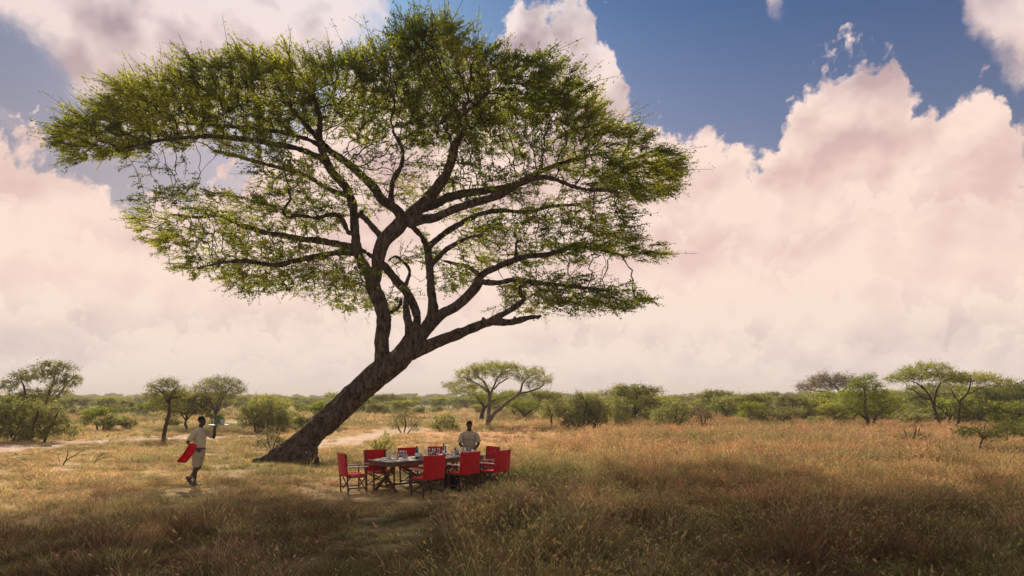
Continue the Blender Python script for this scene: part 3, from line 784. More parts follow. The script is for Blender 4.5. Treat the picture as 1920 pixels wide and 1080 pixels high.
class NT:
    def __init__(s, nt): s.nt = nt; s.N = nt.nodes; s.L = nt.links
    def val(s, sock, v):
        if hasattr(v, 'is_output') or isinstance(v, bpy.types.NodeSocket): s.L.new(v, sock)
        else: sock.default_value = v
    def m(s, op, a, b=None, c=None, clamp=False):
        n = s.N.new('ShaderNodeMath'); n.operation = op; n.use_clamp = clamp
        s.val(n.inputs[0], a)
        if b is not None: s.val(n.inputs[1], b)
        if c is not None: s.val(n.inputs[2], c)
        return n.outputs[0]
    def v(s, op, a, b=None, out=0):
        n = s.N.new('ShaderNodeVectorMath'); n.operation = op; s.val(n.inputs[0], a)
        if b is not None: s.val(n.inputs[1] if op != 'SCALE' else n.inputs['Scale'], b)
        return n.outputs[out]
    def comb(s, x, y, z=0.0):
        n = s.N.new('ShaderNodeCombineXYZ'); s.val(n.inputs[0], x); s.val(n.inputs[1], y); s.val(n.inputs[2], z); return n.outputs[0]
    def sep(s, v):
        n = s.N.new('ShaderNodeSeparateXYZ'); s.L.new(v, n.inputs[0]); return n.outputs
    def noise(s, v, scale, detail=4, rough=.5, dist=0.0, dim='2D', out='Fac'):
        n = s.N.new('ShaderNodeTexNoise'); n.noise_dimensions = dim; s.L.new(v, n.inputs['Vector'])
        n.inputs['Scale'].default_value = scale; n.inputs['Detail'].default_value = detail; n.inputs['Roughness'].default_value = rough; n.inputs['Distortion'].default_value = dist
        return n.outputs[out]
    def voro(s, v, scale, detail=2, rough=.5, smooth=.6):
        n = s.N.new('ShaderNodeTexVoronoi'); n.voronoi_dimensions = '2D'; n.feature = 'SMOOTH_F1'; s.L.new(v, n.inputs['Vector'])
        n.inputs['Scale'].default_value = scale; n.inputs['Detail'].default_value = detail; n.inputs['Roughness'].default_value = rough; n.inputs['Smoothness'].default_value = smooth
        return n.outputs['Distance']
    def smooth(s, x, a, b, lo=0.0, hi=1.0):
        n = s.N.new('ShaderNodeMapRange'); n.interpolation_type = 'SMOOTHSTEP'; s.val(n.inputs['Value'], x)
        n.inputs['From Min'].default_value = a; n.inputs['From Max'].default_value = b; n.inputs['To Min'].default_value = lo; n.inputs['To Max'].default_value = hi
        return n.outputs[0]
    def mix(s, f, a, b):
        n = s.N.new('ShaderNodeMix'); n.data_type = 'RGBA'; s.val(n.inputs['Factor'], f)
        for sock, v in ((n.inputs['A'], a), (n.inputs['B'], b)):
            if isinstance(v, tuple): sock.default_value = (*v, 1)
            else: s.L.new(v, sock)
        return n.outputs['Result']
    def curve(s, x, pts, lo=0.0, hi=1.0):
        n = s.N.new('ShaderNodeFloatCurve'); s.val(n.inputs['Value'], x)
        c = n.mapping.curves[0]; pts = sorted(pts)
        while len(c.points) < len(pts): c.points.new(.5, .5)
        for p, (a, b) in zip(c.points, pts): p.location = (a, b); p.handle_type = 'VECTOR'
        n.mapping.extend = 'HORIZONTAL'; n.mapping.update(); return n.outputs[0]
    def ramp(s, x, stops):
        n = s.N.new('ShaderNodeValToRGB'); s.val(n.inputs[0], x); e = n.color_ramp.elements
        while len(e) < len(stops): e.new(.5)
        for k, (p, c) in zip(e, stops): k.position = p; k.color = (*c, 1)
        return n.outputs[0]

def srgb(r, g, b):
    return tuple((c / 255 / 12.92) if c / 255 <= .04045 else ((c / 255 + .055) / 1.055) ** 2.4 for c in (r, g, b))

def build_world():
    w = bpy.data.worlds.new('World'); SC.world = w; w.use_nodes = True
    t = NT(w.node_tree); N = t.N; L = t.L
    for n in list(N): N.remove(n)
    tc = N.new('ShaderNodeTexCoord'); d = tc.outputs['Generated']; x, y, z = t.sep(d)
    az = t.m('ARCTAN2', x, y); el = t.m('ARCSINE', z)
    p0 = t.comb(az, el)
    front = t.smooth(y, -.15, .45)
    # warped coordinates
    wn = t.noise(p0, 9.0, 9, .62, out='Color')
    wv = t.v('SCALE', t.v('SUBTRACT', wn, (.5, .5, .5)), .055)
    p1 = t.v('ADD', p0, wv)
    a1, e1, _ = t.sep(p1)
    bil = t.voro(p1, 22.0, 3.0, .6, .35)           # cauliflower lumps
    bil2 = t.m('SUBTRACT', .42, bil)
    AR = .75
    tx = t.m('MULTIPLY_ADD', a1, 1 / (2 * AR), .5, clamp=True)
    EM = .75
    def cv(pts):
        out = []
        for px, py in pts:
            a, e = azel(px, py); out.append((min(1, max(0, a / (2 * AR) + .5)), min(1, max(0, e / EM + .05))))
        return out
    top = cv([(-60,200),(0,205),(60,214),(125,268),(165,333),(240,350),(330,345),(400,322),(500,280),(590,200),(650,120),(700,55),(738,10),(742,70),(800,90),(880,76),(925,58),(940,30),(965,-40),(1060,-40),(1092,-34),(1122,4),(1150,62),(1162,130),(1180,188),(1205,206),(1240,202),(1295,228),(1335,214),(1385,262),(1420,278),(1446,262),(1470,210),(1490,180),(1512,138),(1526,90),(1552,72),(1592,58),(1636,72),(1682,108),(1708,170),(1760,165),(1800,150),(1830,132),(1852,130),(1872,180),(1890,216),(1920,226),(1990,210)])
    tv = t.m('MULTIPLY', t.m('SUBTRACT', t.curve(tx, top), .05), EM)
    D = t.m('SUBTRACT', tv, e1)
    fine = t.m('SUBTRACT', t.noise(p0, 30.0, 9, .66), .5)
    D = t.m('MULTIPLY_ADD', fine, .042, t.m('MULTIPLY_ADD', bil2, .050, t.m('ADD', D, .012)))
    # upper left bank hanging down into the frame
    bot = cv([(-60,30),(0,42),(50,84),(100,150),(160,215),(230,268),(320,262),(420,240),(520,215),(600,160),(660,110),(720,50),(745,-60),(800,-120),(1400,-130),(1436,-40),(1442,18),(1460,36),(1474,10),(1484,-60),(1600,-120),(1770,-80),(1792,-10),(1808,40),(1836,96),(1864,140),(1900,160),(1990,140)])
    bv = t.m('MULTIPLY', t.m('SUBTRACT', t.curve(tx, bot), .05), EM)
    wn2 = t.noise(p1, 16.0, 6, .62)
    D2 = t.m('ADD', t.m('SUBTRACT', e1, bv), t.m('MULTIPLY', t.m('SUBTRACT', wn2, .5), .10))
    m1 = t.smooth(D, -.003, .022); m2 = t.smooth(D2, -.02, .045)
    m2 = t.m('MULTIPLY', m2, .93)
    mask = t.m('MAXIMUM', m1, m2)
    # relief: density at two heights, lit from above left
    def dens(pv):
        b = t.voro(pv, 8.0, 3.0, .5, .6); n = t.noise(pv, 5.0, 6, .55); return t.m('SUBTRACT', t.m('MULTIPLY', n, .8), t.m('MULTIPLY', b, .75))
    pa = t.v('MULTIPLY', t.v('ADD', p0, t.v('SCALE', wv, .4)), (1.0, 1.25, 1.0))
    r0 = dens(pa); r1 = dens(t.v('ADD', pa, (-.018, .034, 0)))
    rel = t.m('MULTIPLY', t.m('SUBTRACT', r0, r1), 1.9)
    big = t.noise(t.v('MULTIPLY', p1, (1.0, 1.9, 1.0)), 3.6, 5, .5)
    # large bright / dark regions (az, el, radius az, radius el, amount)
    blobs = [(1625,560,190,75,.36),(1600,500,110,50,.30),(1750,620,170,60,-.34),(1600,200,130,130,-.12),(1520,330,90,120,-.26),(1830,380,150,140,-.34),(1000,70,120,60,-.22),(80,410,130,50,.30),(60,560,160,80,.10),(260,90,260,110,-.34),(500,60,160,80,-.12),(650,45,90,60,.18),(300,340,200,40,-.35),(1330,330,160,90,.16),(130,640,200,40,-.10),(1720,690,200,30,-.08),(1880,90,70,70,-.30),(920,70,50,40,.35),(1350,480,160,120,.06),(1800,560,140,40,-.10),(1580,490,130,20,.20)]
    acc = None
    for px, py, rx, ry, am in blobs:
        a, e = azel(px, py)
        q = t.v('MULTIPLY', t.v('SUBTRACT', p1, (a, e, 0)), (F / rx, F / ry, 0))
        s = t.m('EXPONENT', t.m('MULTIPLY', t.v('DOT_PRODUCT', q, q, out='Value'), -1.0))
        acc = t.m('MULTIPLY_ADD', s, am, acc if acc is not None else 0.0)
    # nearer cloud banks overlapping the rear ones: bright tops, shade just above them
    nd = t.m('MULTIPLY_ADD', fine, .050, t.m('MULTIPLY', bil2, .060))
    for pts, am in (([(-60,300),(40,372),(120,372),(210,430),(330,450),(520,400),(900,420),(1120,300),(1220,330),(1290,400),(1370,420),(1440,470),(1480,400),(1540,360),(1610,300),(1690,330),(1760,300),(1820,340),(1880,300),(1990,330)], .26),
                    ([(-60,500),(90,520),(190,590),(400,560),(900,560),(1200,560),(1260,500),(1330,520),(1420,600),(1450,520),(1500,475),(1570,470),(1640,440),(1700,520),(1790,560),(1850,500),(1990,470)], .34),
                    ([(-60,640),(120,610),(260,660),(420,640),(900,640),(1180,610),(1290,590),(1380,640),(1480,655),(1560,600),(1660,620),(1760,660),(1860,585),(1990,600)], .22)):
        dd = t.m('ADD', t.m('SUBTRACT', t.m('MULTIPLY', t.m('SUBTRACT', t.curve(tx, cv(pts)), .05), EM), e1), nd)
        lo = t.m('EXPONENT', t.m('MULTIPLY', t.m('MAXIMUM', dd, 0.0), -16.0)); up = t.m('EXPONENT', t.m('MULTIPLY', t.m('MINIMUM', dd, 0.0), 14.0))
        st = t.smooth(dd, -.006, .012)
        acc = t.m('MULTIPLY_ADD', t.m('SUBTRACT', t.m('MULTIPLY', t.m('MULTIPLY', lo, st), 1.0), t.m('MULTIPLY', t.m('MULTIPLY', up, t.m('SUBTRACT', 1.0, st)), .75)), am, acc)
    edge = t.m('EXPONENT', t.m('MULTIPLY', t.m('MAXIMUM', D, 0.0), -28.0))
    ef = t.smooth(el, .14, .30)
    sh = t.m('ADD', t.m('ADD', .73, t.m('MULTIPLY', rel, t.smooth(el, .02, .26, .55, .9))), t.m('MULTIPLY', t.m('SUBTRACT', big, .5), .9))
    sh = t.m('ADD', sh, t.m('ADD', acc, t.m('MULTIPLY', t.m('MULTIPLY', edge, ef), .30)))
    shn = t.m('MULTIPLY', sh, 1.0, clamp=True)
    eln = t.m('MULTIPLY', el, 1 / .6, clamp=True)
    lit = t.ramp(eln, [(0.0, srgb(232, 219, 214)), (.10, srgb(250, 229, 217)), (.26, srgb(255, 229, 213)), (.55, srgb(255, 226, 212)), (.75, srgb(248, 226, 220)), (1.0, srgb(246, 236, 238))])
    shd = t.ramp(eln, [(0.0, srgb(204, 194, 195)), (.10, srgb(214, 195, 193)), (.26, srgb(242, 209, 199)), (.50, srgb(224, 190, 184)), (.75, srgb(180, 158, 164)), (1.0, srgb(150, 136, 148))])
    cc = t.mix(shn, shd, lit)
    bw = t.smooth(y, -.1, .3)
    ccol = t.mix(bw, (.95, .84, .80), cc)  # unseen rear cloud set bright as added fill on camera-facing sides
    # clear sky
    sky = N.new('ShaderNodeTexSky'); sky.sky_type = 'NISHITA'; sky.sun_disc = False; sky.sun_elevation = SUN_EL; sky.sun_rotation = SUN_AZ
    sky.air_density = 1.2; sky.dust_density = 1.5
    tint = t.ramp(eln, [(0.25, (.75, .62, .62)), (.55, (.44, .44, .56)), (.85, (.155, .285, .49)), (1.0, (.095, .205, .40))])
    sk = t.v('SCALE', t.v('MULTIPLY', sky.outputs[0], tint), t.smooth(az, -.5, -.15, .62, 1.0))
    # thin veil in the blue
    veil = t.smooth(t.noise(t.v('MULTIPLY', p1, (1, 2.2, 1)), 6, 6, .6), .45, .8, 0, .35)
    veil = t.m('MULTIPLY', veil, t.smooth(az, -.2, -.5))
    mask = t.m('MAXIMUM', mask, t.m('MULTIPLY', veil, t.smooth(el, .5, .2, .6, 1)))
    # behind the camera: unseen cloud, its cover raised to add fill light
    rear_fill = t.smooth(t.noise(p0, 2.2, 6, .55), .42, .56, 0.0, .9)
    mask = t.m('ADD', t.m('MULTIPLY', mask, front), t.m('MULTIPLY', rear_fill, t.m('SUBTRACT', 1.0, front)), clamp=True)
    over = t.smooth(el, .75, 1.0)       # overhead: mostly thin cloud and blue
    mask = t.m('MULTIPLY', mask, t.m('SUBTRACT', 1.0, t.m('MULTIPLY', over, .55)))
    bs = N.new('ShaderNodeBackground'); L.new(sk, bs.inputs[0]); bs.inputs[1].default_value = .1 * 2 ** -EXPO
    bc = N.new('ShaderNodeBackground'); L.new(ccol, bc.inputs[0]); bc.inputs[1].default_value = CLOUD_STRENGTH
    mx = N.new('ShaderNodeMixShader'); L.new(mask, mx.inputs[0]); L.new(bs.outputs[0], mx.inputs[1]); L.new(bc.outputs[0], mx.inputs[2])
    out = N.new('ShaderNodeOutputWorld'); L.new(mx.outputs[0], out.inputs[0])
    w.cycles.sampling_method = 'MANUAL'; w.cycles.sample_map_resolution = 512
EXPO = 0.5
CLOUD_STRENGTH = 2 ** -EXPO

def build_haze():
    m = bpy.data.materials.new('haze_air'); m.use_nodes = True; N = m.node_tree.nodes; L = m.node_tree.links; N.remove(N['Principled BSDF'])
    v = N.new('ShaderNodeVolumePrincipled'); v.inputs['Color'].default_value = (.93, .86, .83, 1); v.inputs['Density'].default_value = HAZE; v.inputs['Anisotropy'].default_value = 0.0
    L.new(v.outputs[0], N['Material Output'].inputs['Volume'])
    o = MB().box((0, 0, 12), (50000, 50000, 44)).build('haze', m)
    tag(o, 'thin pale dust haze hanging over the far plain', 'haze', kind='stuff')
HAZE = .0006

def build_light_camera():
    l = bpy.data.lights.new('sun', 'SUN'); l.energy = 5.0; l.angle = math.radians(1.5); l.color = (1.0, .87, .70)
    o = bpy.data.objects.new('sun', l); COL.objects.link(o)
    s = Vector((math.sin(SUN_AZ) * math.cos(SUN_EL), math.cos(SUN_AZ) * math.cos(SUN_EL), math.sin(SUN_EL)))
    o.rotation_euler = s.to_track_quat('Z', 'Y').to_euler(); o.location = (0, 0, 40)
    c = bpy.data.cameras.new('camera'); co = bpy.data.objects.new('camera', c); COL.objects.link(co)
    co.location = (0, 0, H); co.rotation_euler = (math.pi / 2, 0, 0)
    c.sensor_width = 36; c.sensor_fit = 'HORIZONTAL'; c.lens = 36 * F / 1920; c.shift_y = (HY - 540) / 1920
    c.clip_start = .1; c.clip_end = 20000; SC.camera = co
    vs = SC.view_settings; SC.display_settings.display_device = 'sRGB'
    vs.view_transform = 'Standard'; vs.look = 'None'; vs.exposure = EXPO; vs.gamma = 1; vs.use_curve_mapping = False
    cy = SC.cycles; cy.max_bounces = 6; cy.diffuse_bounces = 3; cy.glossy_bounces = 3; cy.transmission_bounces = 6; cy.transparent_max_bounces = 6
    cy.caustics_reflective = False; cy.caustics_refractive = False
# ------------------------------------------------------------------ table setting
def cloth_mat(name, c, grid=True, scale=60.0, line=(.16, .004, .008)):
    m = bpy.data.materials.new(name); m.use_nodes = True; nt = m.node_tree; N = nt.nodes; L = nt.links; b = N['Principled BSDF']
    b.inputs['Roughness'].default_value = .85; b.inputs['Specular IOR Level'].default_value = .15
    b.inputs['Sheen Weight'].default_value = .2
    tc = N.new('ShaderNodeTexCoord'); sp = N.new('ShaderNodeSeparateXYZ'); L.new(tc.outputs['Object'], sp.inputs[0])
    def stripe(o, sc, w):
        a = N.new('ShaderNodeMath'); a.operation = 'MULTIPLY'; a.inputs[1].default_value = sc; L.new(o, a.inputs[0])
        f = N.new('ShaderNodeMath'); f.operation = 'FRACT'; L.new(a.outputs[0], f.inputs[0])
        g = N.new('ShaderNodeMath'); g.operation = 'LESS_THAN'; g.inputs[1].default_value = w; L.new(f.outputs[0], g.inputs[0]); return g.outputs[0]
    s = N.new('ShaderNodeMath'); s.operation = 'MAXIMUM'
    L.new(stripe(sp.outputs['Y'], scale, .28), s.inputs[0]); L.new(stripe(sp.outputs['Z'], scale, .28), s.inputs[1])
    nz = N.new('ShaderNodeTexNoise'); nz.inputs['Scale'].default_value = 9; L.new(tc.outputs['Object'], nz.inputs['Vector'])
    mr = N.new('ShaderNodeMapRange'); mr.inputs['To Min'].default_value = .75; mr.inputs['To Max'].default_value = 1.2; L.new(nz.outputs['Fac'], mr.inputs['Value'])
    mx = N.new('ShaderNodeMix'); mx.data_type = 'RGBA'; mx.inputs['A'].default_value = (*c, 1); mx.inputs['B'].default_value = (*line, 1)
    k = N.new('ShaderNodeMath'); k.operation = 'MULTIPLY'; k.inputs[1].default_value = .8 if grid else 0.0; L.new(s.outputs[0], k.inputs[0]); L.new(k.outputs[0], mx.inputs['Factor'])
    vm = N.new('ShaderNodeVectorMath'); vm.operation = 'SCALE'; L.new(mx.outputs['Result'], vm.inputs[0]); L.new(mr.outputs[0], vm.inputs['Scale'])
    L.new(vm.outputs[0], b.inputs['Base Color'])
    return m
M_RED = cloth_mat('red_checked_cloth', (.68, .010, .014), True, 30.0)
M_REDP = cloth_mat('red_plain_cloth', (.70, .012, .012), False)
M_WOOD = mat('dark_wood', (.085, .034, .018), .5, .4, var=.4, vscale=6, stretch=(1, 1, 6), bump=.2, bscale=30)
M_ARM = mat('worn_pale_wood', (.42, .33, .25), .55, .4, var=.25, vscale=9)
M_TOP = mat('table_boards', (.125, .066, .038), .5, .4, var=.35, vscale=5, stretch=(1, 8, 1), bump=.2)
M_WHITE = mat('white_china', (.80, .79, .77), .25, .5)
M_LINEN = mat('white_linen', (.78, .76, .73), .9, .1, var=.08, vscale=20, bump=.2, bscale=90)
def glass_mat(name):
    m = bpy.data.materials.new(name); m.use_nodes = True; N = m.node_tree.nodes; L = m.node_tree.links; N.remove(N['Principled BSDF'])
    t = N.new('ShaderNodeBsdfTransparent'); t.inputs[0].default_value = (.94, .96, .96, 1); g = N.new('ShaderNodeBsdfGlossy'); g.inputs['Roughness'].default_value = .06; g.inputs['Color'].default_value = (1, 1, 1, 1)
    lw = N.new('ShaderNodeLayerWeight'); lw.inputs[0].default_value = .45
    mx = N.new('ShaderNodeMixShader'); L.new(lw.outputs['Facing'], mx.inputs[0]); L.new(t.outputs[0], mx.inputs[1]); L.new(g.outputs[0], mx.inputs[2]); L.new(mx.outputs[0], N['Material Output'].inputs['Surface'])
    return m
M_GLASS = glass_mat('clear_glass')
M_WINE = mat('dark_bottle_glass', (.012, .014, .010), .08, .5)
M_FOIL = mat('black_foil', (.012, .010, .012), .35, .5)
M_LABEL = mat('paper_label', (.72, .70, .68), .8, .2, var=.12, vscale=40)
M_DARKCUP = mat('dark_smoked_cup', (.018, .013, .016), .15, .5)
M_GREENGL = mat('green_bottle_glass', (.05, .24, .07), .08, .5, trans=.35)
M_STEEL = mat('brushed_steel', (.62, .60, .57), .3, .5, metal=1.0)
M_BLACK = mat('black_canvas', (.014, .014, .02), .85, .2, var=.3, vscale=12)

TA = Vector((-2.82, 15.75, 0)); TU = Vector((.728, .686, 0)); TV = Vector((-.686, .728, 0)); TL, TW = 2.95, 1.0
TROT = math.atan2(.686, .728)
def tp(u, v, z=0.0): return TA + TU * u + TV * v + Vector((0, 0, z))

def table():
    root = thing('dining_table', 'long dark wooden dining table on crossed legs laid with white plates, under the acacia', 'table', tp(TL / 2, TW / 2), TROT)
    m = MB(); n = 6
    for i in range(n): m.box((0, (i - (n - 1) / 2) * TW / n, .735), (TL, TW / n - .006, .03))
    m.build('tabletop', M_TOP, root, bevel=.004)
    a = MB()
    for s in (-1, 1):
        a.box((0, s * (TW / 2 - .05), .675), (TL - .12, .03, .085)); a.box((s * (TL / 2 - .06), 0, .675), (.03, TW - .13, .085))
    a.build('apron', M_TOP, root, bevel=.004)
    for s in (-1, 1):
        x = s * (TL / 2 - .22)
        for q in (-1, 1):
            MB().bar((x + .03 * q, -q * .40, .02), (x + .03 * q, q * .40, .66), .06, .055, up=(1, 0, 0)).build('leg', M_WOOD, root, bevel=.004)
        MB().box((x, 0, .12), (.05, .62, .045)).build('crossbar', M_WOOD, root, bevel=.004)
    MB().box((0, 0, .16), (TL - .5, .07, .045)).build('stretcher', M_WOOD, root, bevel=.004)
    for q in (-1, 1):
        MB().bar((q * .12, 0, .16), (q * .95, 0, .66), .05, .035, up=(0, 1, 0)).build('brace', M_WOOD, root, bevel=.004)
    return root

def make_chair(label):
    """folding safari chair, faces +X, origin under the seat centre"""
    c = thing('safari_chair', label, 'chair', (0, 0, 0), 0, 'red safari chairs round the table')
    w = .27; d = .22
    for s in (-1, 1):
        MB().bar((d, s * w, 0), (d, s * w, .62), .035, .03).build('leg', M_WOOD, c, bevel=.003)
        MB().bar((-d, s * w, 0), (-d - .05, s * w, .93), .035, .03).build('leg', M_WOOD, c, bevel=.003)
        MB().box((.0, s * w, .635), (.54, .065, .026)).build('armrest', M_ARM, c, bevel=.006)
        for zz, hh in ((.40, .035), (.14, .03)): MB().box((0, s * w, zz), (.44, .022, hh)).build('side_rail', M_WOOD, c, bevel=.003)
        MB().bar((s * d * .85, -w, .10), (s * d * .85, w, .40), .03, .02, up=(1, 0, 0)).build('cross_brace', M_WOOD, c, bevel=.003)
        MB().bar((s * d * .85 + .022, w, .10), (s * d * .85 + .022, -w, .40), .03, .02, up=(1, 0, 0)).build('cross_brace', M_WOOD, c, bevel=.003)
    # sagging seat cushion
    m = MB(); nx, ny = 7, 9; vs = []; fs = []
    for k, zz in ((0, .0), (1, .035)):
        for i in range(nx):
            for j in range(ny):
                x = -.21 + .43 * i / (nx - 1); y = -.26 + .52 * j / (ny - 1)
                sag = .03 * (1 - (y / .26) ** 2)
                vs.append((x, y, .425 + zz - sag * (1 if k == 0 else .6)))
    for i in range(nx - 1):
        for j in range(ny - 1):
            a = i * ny + j; fs.append((a, a + 1, a + ny + 1, a + ny)); b = a + nx * ny; fs.append((b, b + ny, b + ny + 1, b + 1))
    rim = [i * ny for i in range(nx)] + [(nx - 1) * ny + j for j in range(1, ny)] + [i * ny + ny - 1 for i in range(nx - 2, -1, -1)] + [j for j in range(ny - 2, 0, -1)]
    for a, b in zip(rim, rim[1:] + rim[:1]): fs.append((b, a, a + nx * ny, b + nx * ny))
    m.add(vs, fs).build('seat', M_REDP, c, smooth=True)
    # slip cover over the back posts: a closed sleeve, bulging, uneven hem
    rr = random.Random(5); rings = []; nz = 9; n = 20
    for k in range(nz):
        t = k / (nz - 1); z = .43 + .52 * t; ring = []
        for j in range(n):
            a = 2 * math.pi * j / n
            y = .295 * max(-1, min(1, 1.25 * math.cos(a))); th = .028 if t < .97 else .018
            bow = -.03 * (1 - (y / .3) ** 2) * (1 - .3 * t)
            x = -d - .022 - .055 * t + th * math.sin(a) + bow + rr.uniform(-.003, .003)
            zz = z + (rr.uniform(-.012, .008) if k == 0 else 0) + (.012 * (abs(y) / .295) ** 3 if k == nz - 1 else 0)
            ring.append(Vector((x, y * (1 + .02 * math.sin(7 * t)), zz)))
        rings.append(ring)
    MB().loft(rings).build('backrest', M_RED, c, smooth=False, bevel=.004)
    return c

def chairs():
    # seat-centre from the back position and facing direction
    spec = [  # back x, back y, facing (x, y), label
     ((-1.745, 15.30), (-.69, .73), 'nearest red checked chair on the near side of the table, back turned to us'),
     ((-1.01, 16.40), (-.66, .75), 'red checked chair at the middle of the table near side, beside the black box'),
     ((-.237, 16.86), (-.78, .62), 'red checked chair farthest right on the near side, legs hidden in tall grass'),
     ((-3.97, 15.98), (.85, .53), 'bright red chair at the left end of the table, seen from its side'),
     ((-3.41, 17.02), (.60, -.80), 'red chair behind the left corner of the table, facing us'),
     ((-2.70, 17.78), (.66, -.75), 'dark red chair behind the table half hidden by the carafe and bottle'),
     ((-1.99, 18.22), (.686, -.728), 'dark red chair behind the middle of the table beside the second wine bottle'),
     ((-.52, 18.20), (-.80, -.60), 'bright red chair at the right table end with round cushion on its seat')]
    proto = make_chair(spec[0][2])
    for i, (b, f, lab) in enumerate(spec):
        o = proto if i == 0 else copy_tree(proto)
        n = math.hypot(*f); fx, fy = f[0] / n, f[1] / n
        o.location = (b[0] + fx * .27, b[1] + fy * .27, ground_z(np.array([b[0]]), np.array([b[1]]))[0] - .005)
        o.rotation_euler = (0, 0, math.atan2(fy, fx)); o['label'] = lab
    c = Vector((-.52 - .8 * .30, 18.2 - .6 * .30, .475))
    m = MB(); m.lathe([(.02, 0), (.15, 0), (.19, .025), (.2, .055), (.19, .085), (.14, .11), (.02, .115)], 20)
    o = m.build('cushion', M_REDP, smooth=True); o.location = c
    tag(o, 'round red cushion on the seat of the right end chair', 'cushion')
    bx = MB().box((0, 0, .17), (.46, .34, .34), taper=.96).build('body', M_BLACK, None, bevel=.02)
    r = thing('cool_box', 'low black canvas cool box standing in the grass under the near side of the table', 'cool box', tp(1.75, -.12), TROT + .1)
    bx.parent = r
    MB().box((0, 0, .36), (.48, .36, .035)).build('lid', M_BLACK, r, bevel=.01)
    MB().tube([(-.16, 0, .375), (-.15, 0, .42), (.15, 0, .42), (.16, 0, .375)], .012, 6).build('handle', M_FOIL, r, smooth=True)

TZ = .752
def tableware():
    def plate(u, v, lab):
        o = MB().lathe([(.02, .002), (.075, 0), (.085, .006), (.135, .018), (.137, .021), (.085, .011), (.02, .009)], 28).build('plate', M_WHITE, smooth=True)
        o.location = tp(u, v, TZ + .006); tag(o, lab, 'plate', 'white plates on the table')
    def mat_(u, v, su, sv, lab, rz=0.0):
        o = MB().box((0, 0, .003), (su, sv, .006)).build('placemat', M_LINEN, bevel=.002); o.location = tp(u, v, TZ); o.rotation_euler = (0, 0, TROT + rz)
        tag(o, lab, 'placemat', 'white placemats on the table')
    def napkin(u, v, lab, rz=0.0):
        m = MB(); m.box((0, 0, .010), (.20, .11, .020)); m.box((.01, .0, .027), (.17, .095, .012)); o = m.build('napkin', M_LINEN, bevel=.006)
        o.location = tp(u, v, TZ + .006); o.rotation_euler = (0, 0, TROT + rz); tag(o, lab, 'napkin', 'folded white napkins')
    seats = [(.50, .16, 'near left'), (1.45, .16, 'near middle'), (2.40, .16, 'near right'),
             (.45, .84, 'far left'), (1.45, .84, 'far middle'), (2.30, .84, 'far right'), (.16, .5, 'left end'), (2.78, .5, 'right end')]
    wine = MB().lathe([(.034, 0), (.034, .004), (.006, .010), (.0045, .085), (.012, .095), (.034, .12), (.040, .15), (.038, .185), (.032, .215), (.030, .215), (.036, .185), (.038, .15), (.032, .122), (.004, .1)], 16).mesh('wine_glass', M_GLASS, smooth=True)
    tumb = MB().lathe([(.030, 0), (.036, .11), (.0345, .11), (.0285, .008), (.004, .008)], 16).mesh('tumbler', M_GLASS, smooth=True)
    for u, v, s in seats:
        end = s.endswith('end'); iu = 1 if u < 1.5 else -1; iv = 1 if v < .5 else -1
        mat_(u, v, .32 if end else .46, .46 if end else .30, 'white placemat at the %s seat of the table' % s)
        plate(u, v, 'round white plate on the placemat at the %s seat' % s)
        du, dv = (0, iv * .0) if not end else (0, 0)
        napkin(u + (-.02 if not end else 0), v + (0 if not end else .0), 'folded white napkin on the plate at the %s seat' % s, .2)
        for k, (me, nm, cat) in enumerate(((wine, 'wine_glass', 'wine glass'), (tumb, 'tumbler', 'glass'))):
            o = link(nm, me)
            o.location = tp(u + (.30 * iu if end else .10 + .09 * k), v + ((.12 + .1 * k) if end else iv * (.23 - .03 * k)), TZ)
            tag(o, '%s with the %s place setting' % ('stemmed clear wine glass' if k == 0 else 'clear straight water tumbler', s), cat, 'stemmed wine glasses' if k == 0 else 'clear water tumblers')
    for j, (u, v, k) in enumerate(((.62, .46, 0), (.74, .52, 1), (.70, .40, 0), (1.30, .40, 0), (1.22, .48, 1), (1.62, .50, 0), (1.72, .44, 1), (1.82, .54, 0), (2.22, .52, 1), (2.30, .46, 0), (2.50, .50, 0), (2.58, .42, 1))):
        o = link(('wine_glass', 'tumbler')[k], (wine, tumb)[k]); o.location = tp(u, v, TZ)
        tag(o, ('stemmed clear wine glass among the glasses along the middle of the table', 'clear straight tumbler among the glasses along the middle of the table')[k], ('wine glass', 'glass')[k], ('middle wine glasses', 'middle tumblers')[k])
    def bottle(u, v, lab):
        r = thing('wine_bottle', lab, 'wine bottle', tp(u, v, TZ), 0, 'wine bottles on the table')
        MB().lathe([(.01, 0), (.036, 0), (.038, .01), (.038, .19), (.030, .225), (.015, .25), (.0145, .255)], 18).build('body', M_WINE, r, smooth=True)
        MB().lathe([(.0155, .245), (.0155, .315), (.013, .318), (.004, .318)], 14).build('foil', M_FOIL, r, smooth=True)
        MB().lathe([(.0390, .05), (.0390, .14)], 18, cap=False).build('label', M_LABEL, r, smooth=True)
    bottle(1.06, .42, 'dark wine bottle with white label, left one, beside the carafe on the table')
    bottle(2.10, .70, 'dark wine bottle with white label, right one, before the far middle chair')
    def carafe(u, v, lab):
        o = MB().lathe([(.055, 0), (.068, .03), (.070, .09), (.045, .15), (.030, .19), (.040, .24), (.038, .24), (.027, .19), (.042, .15), (.066, .09), (.064, .03), (.004, .01)], 18).build('carafe', M_GLASS, smooth=True)
        o.location = tp(u, v, TZ); tag(o, lab, 'carafe', 'clear glass carafes')
    carafe(1.22, .62, 'clear glass water carafe left of the first wine bottle'); carafe(2.0, .50, 'clear glass water carafe beside the right hand wine bottle')
    def cup(u, v, lab, h=.10):
        o = MB().lathe([(.034, 0), (.042, h), (.039, h), (.032, .01), (.004, .01)], 16).build('dark_cup', M_DARKCUP, smooth=True)
        o.location = tp(u, v, TZ); tag(o, lab, 'cup', 'dark smoked cups')
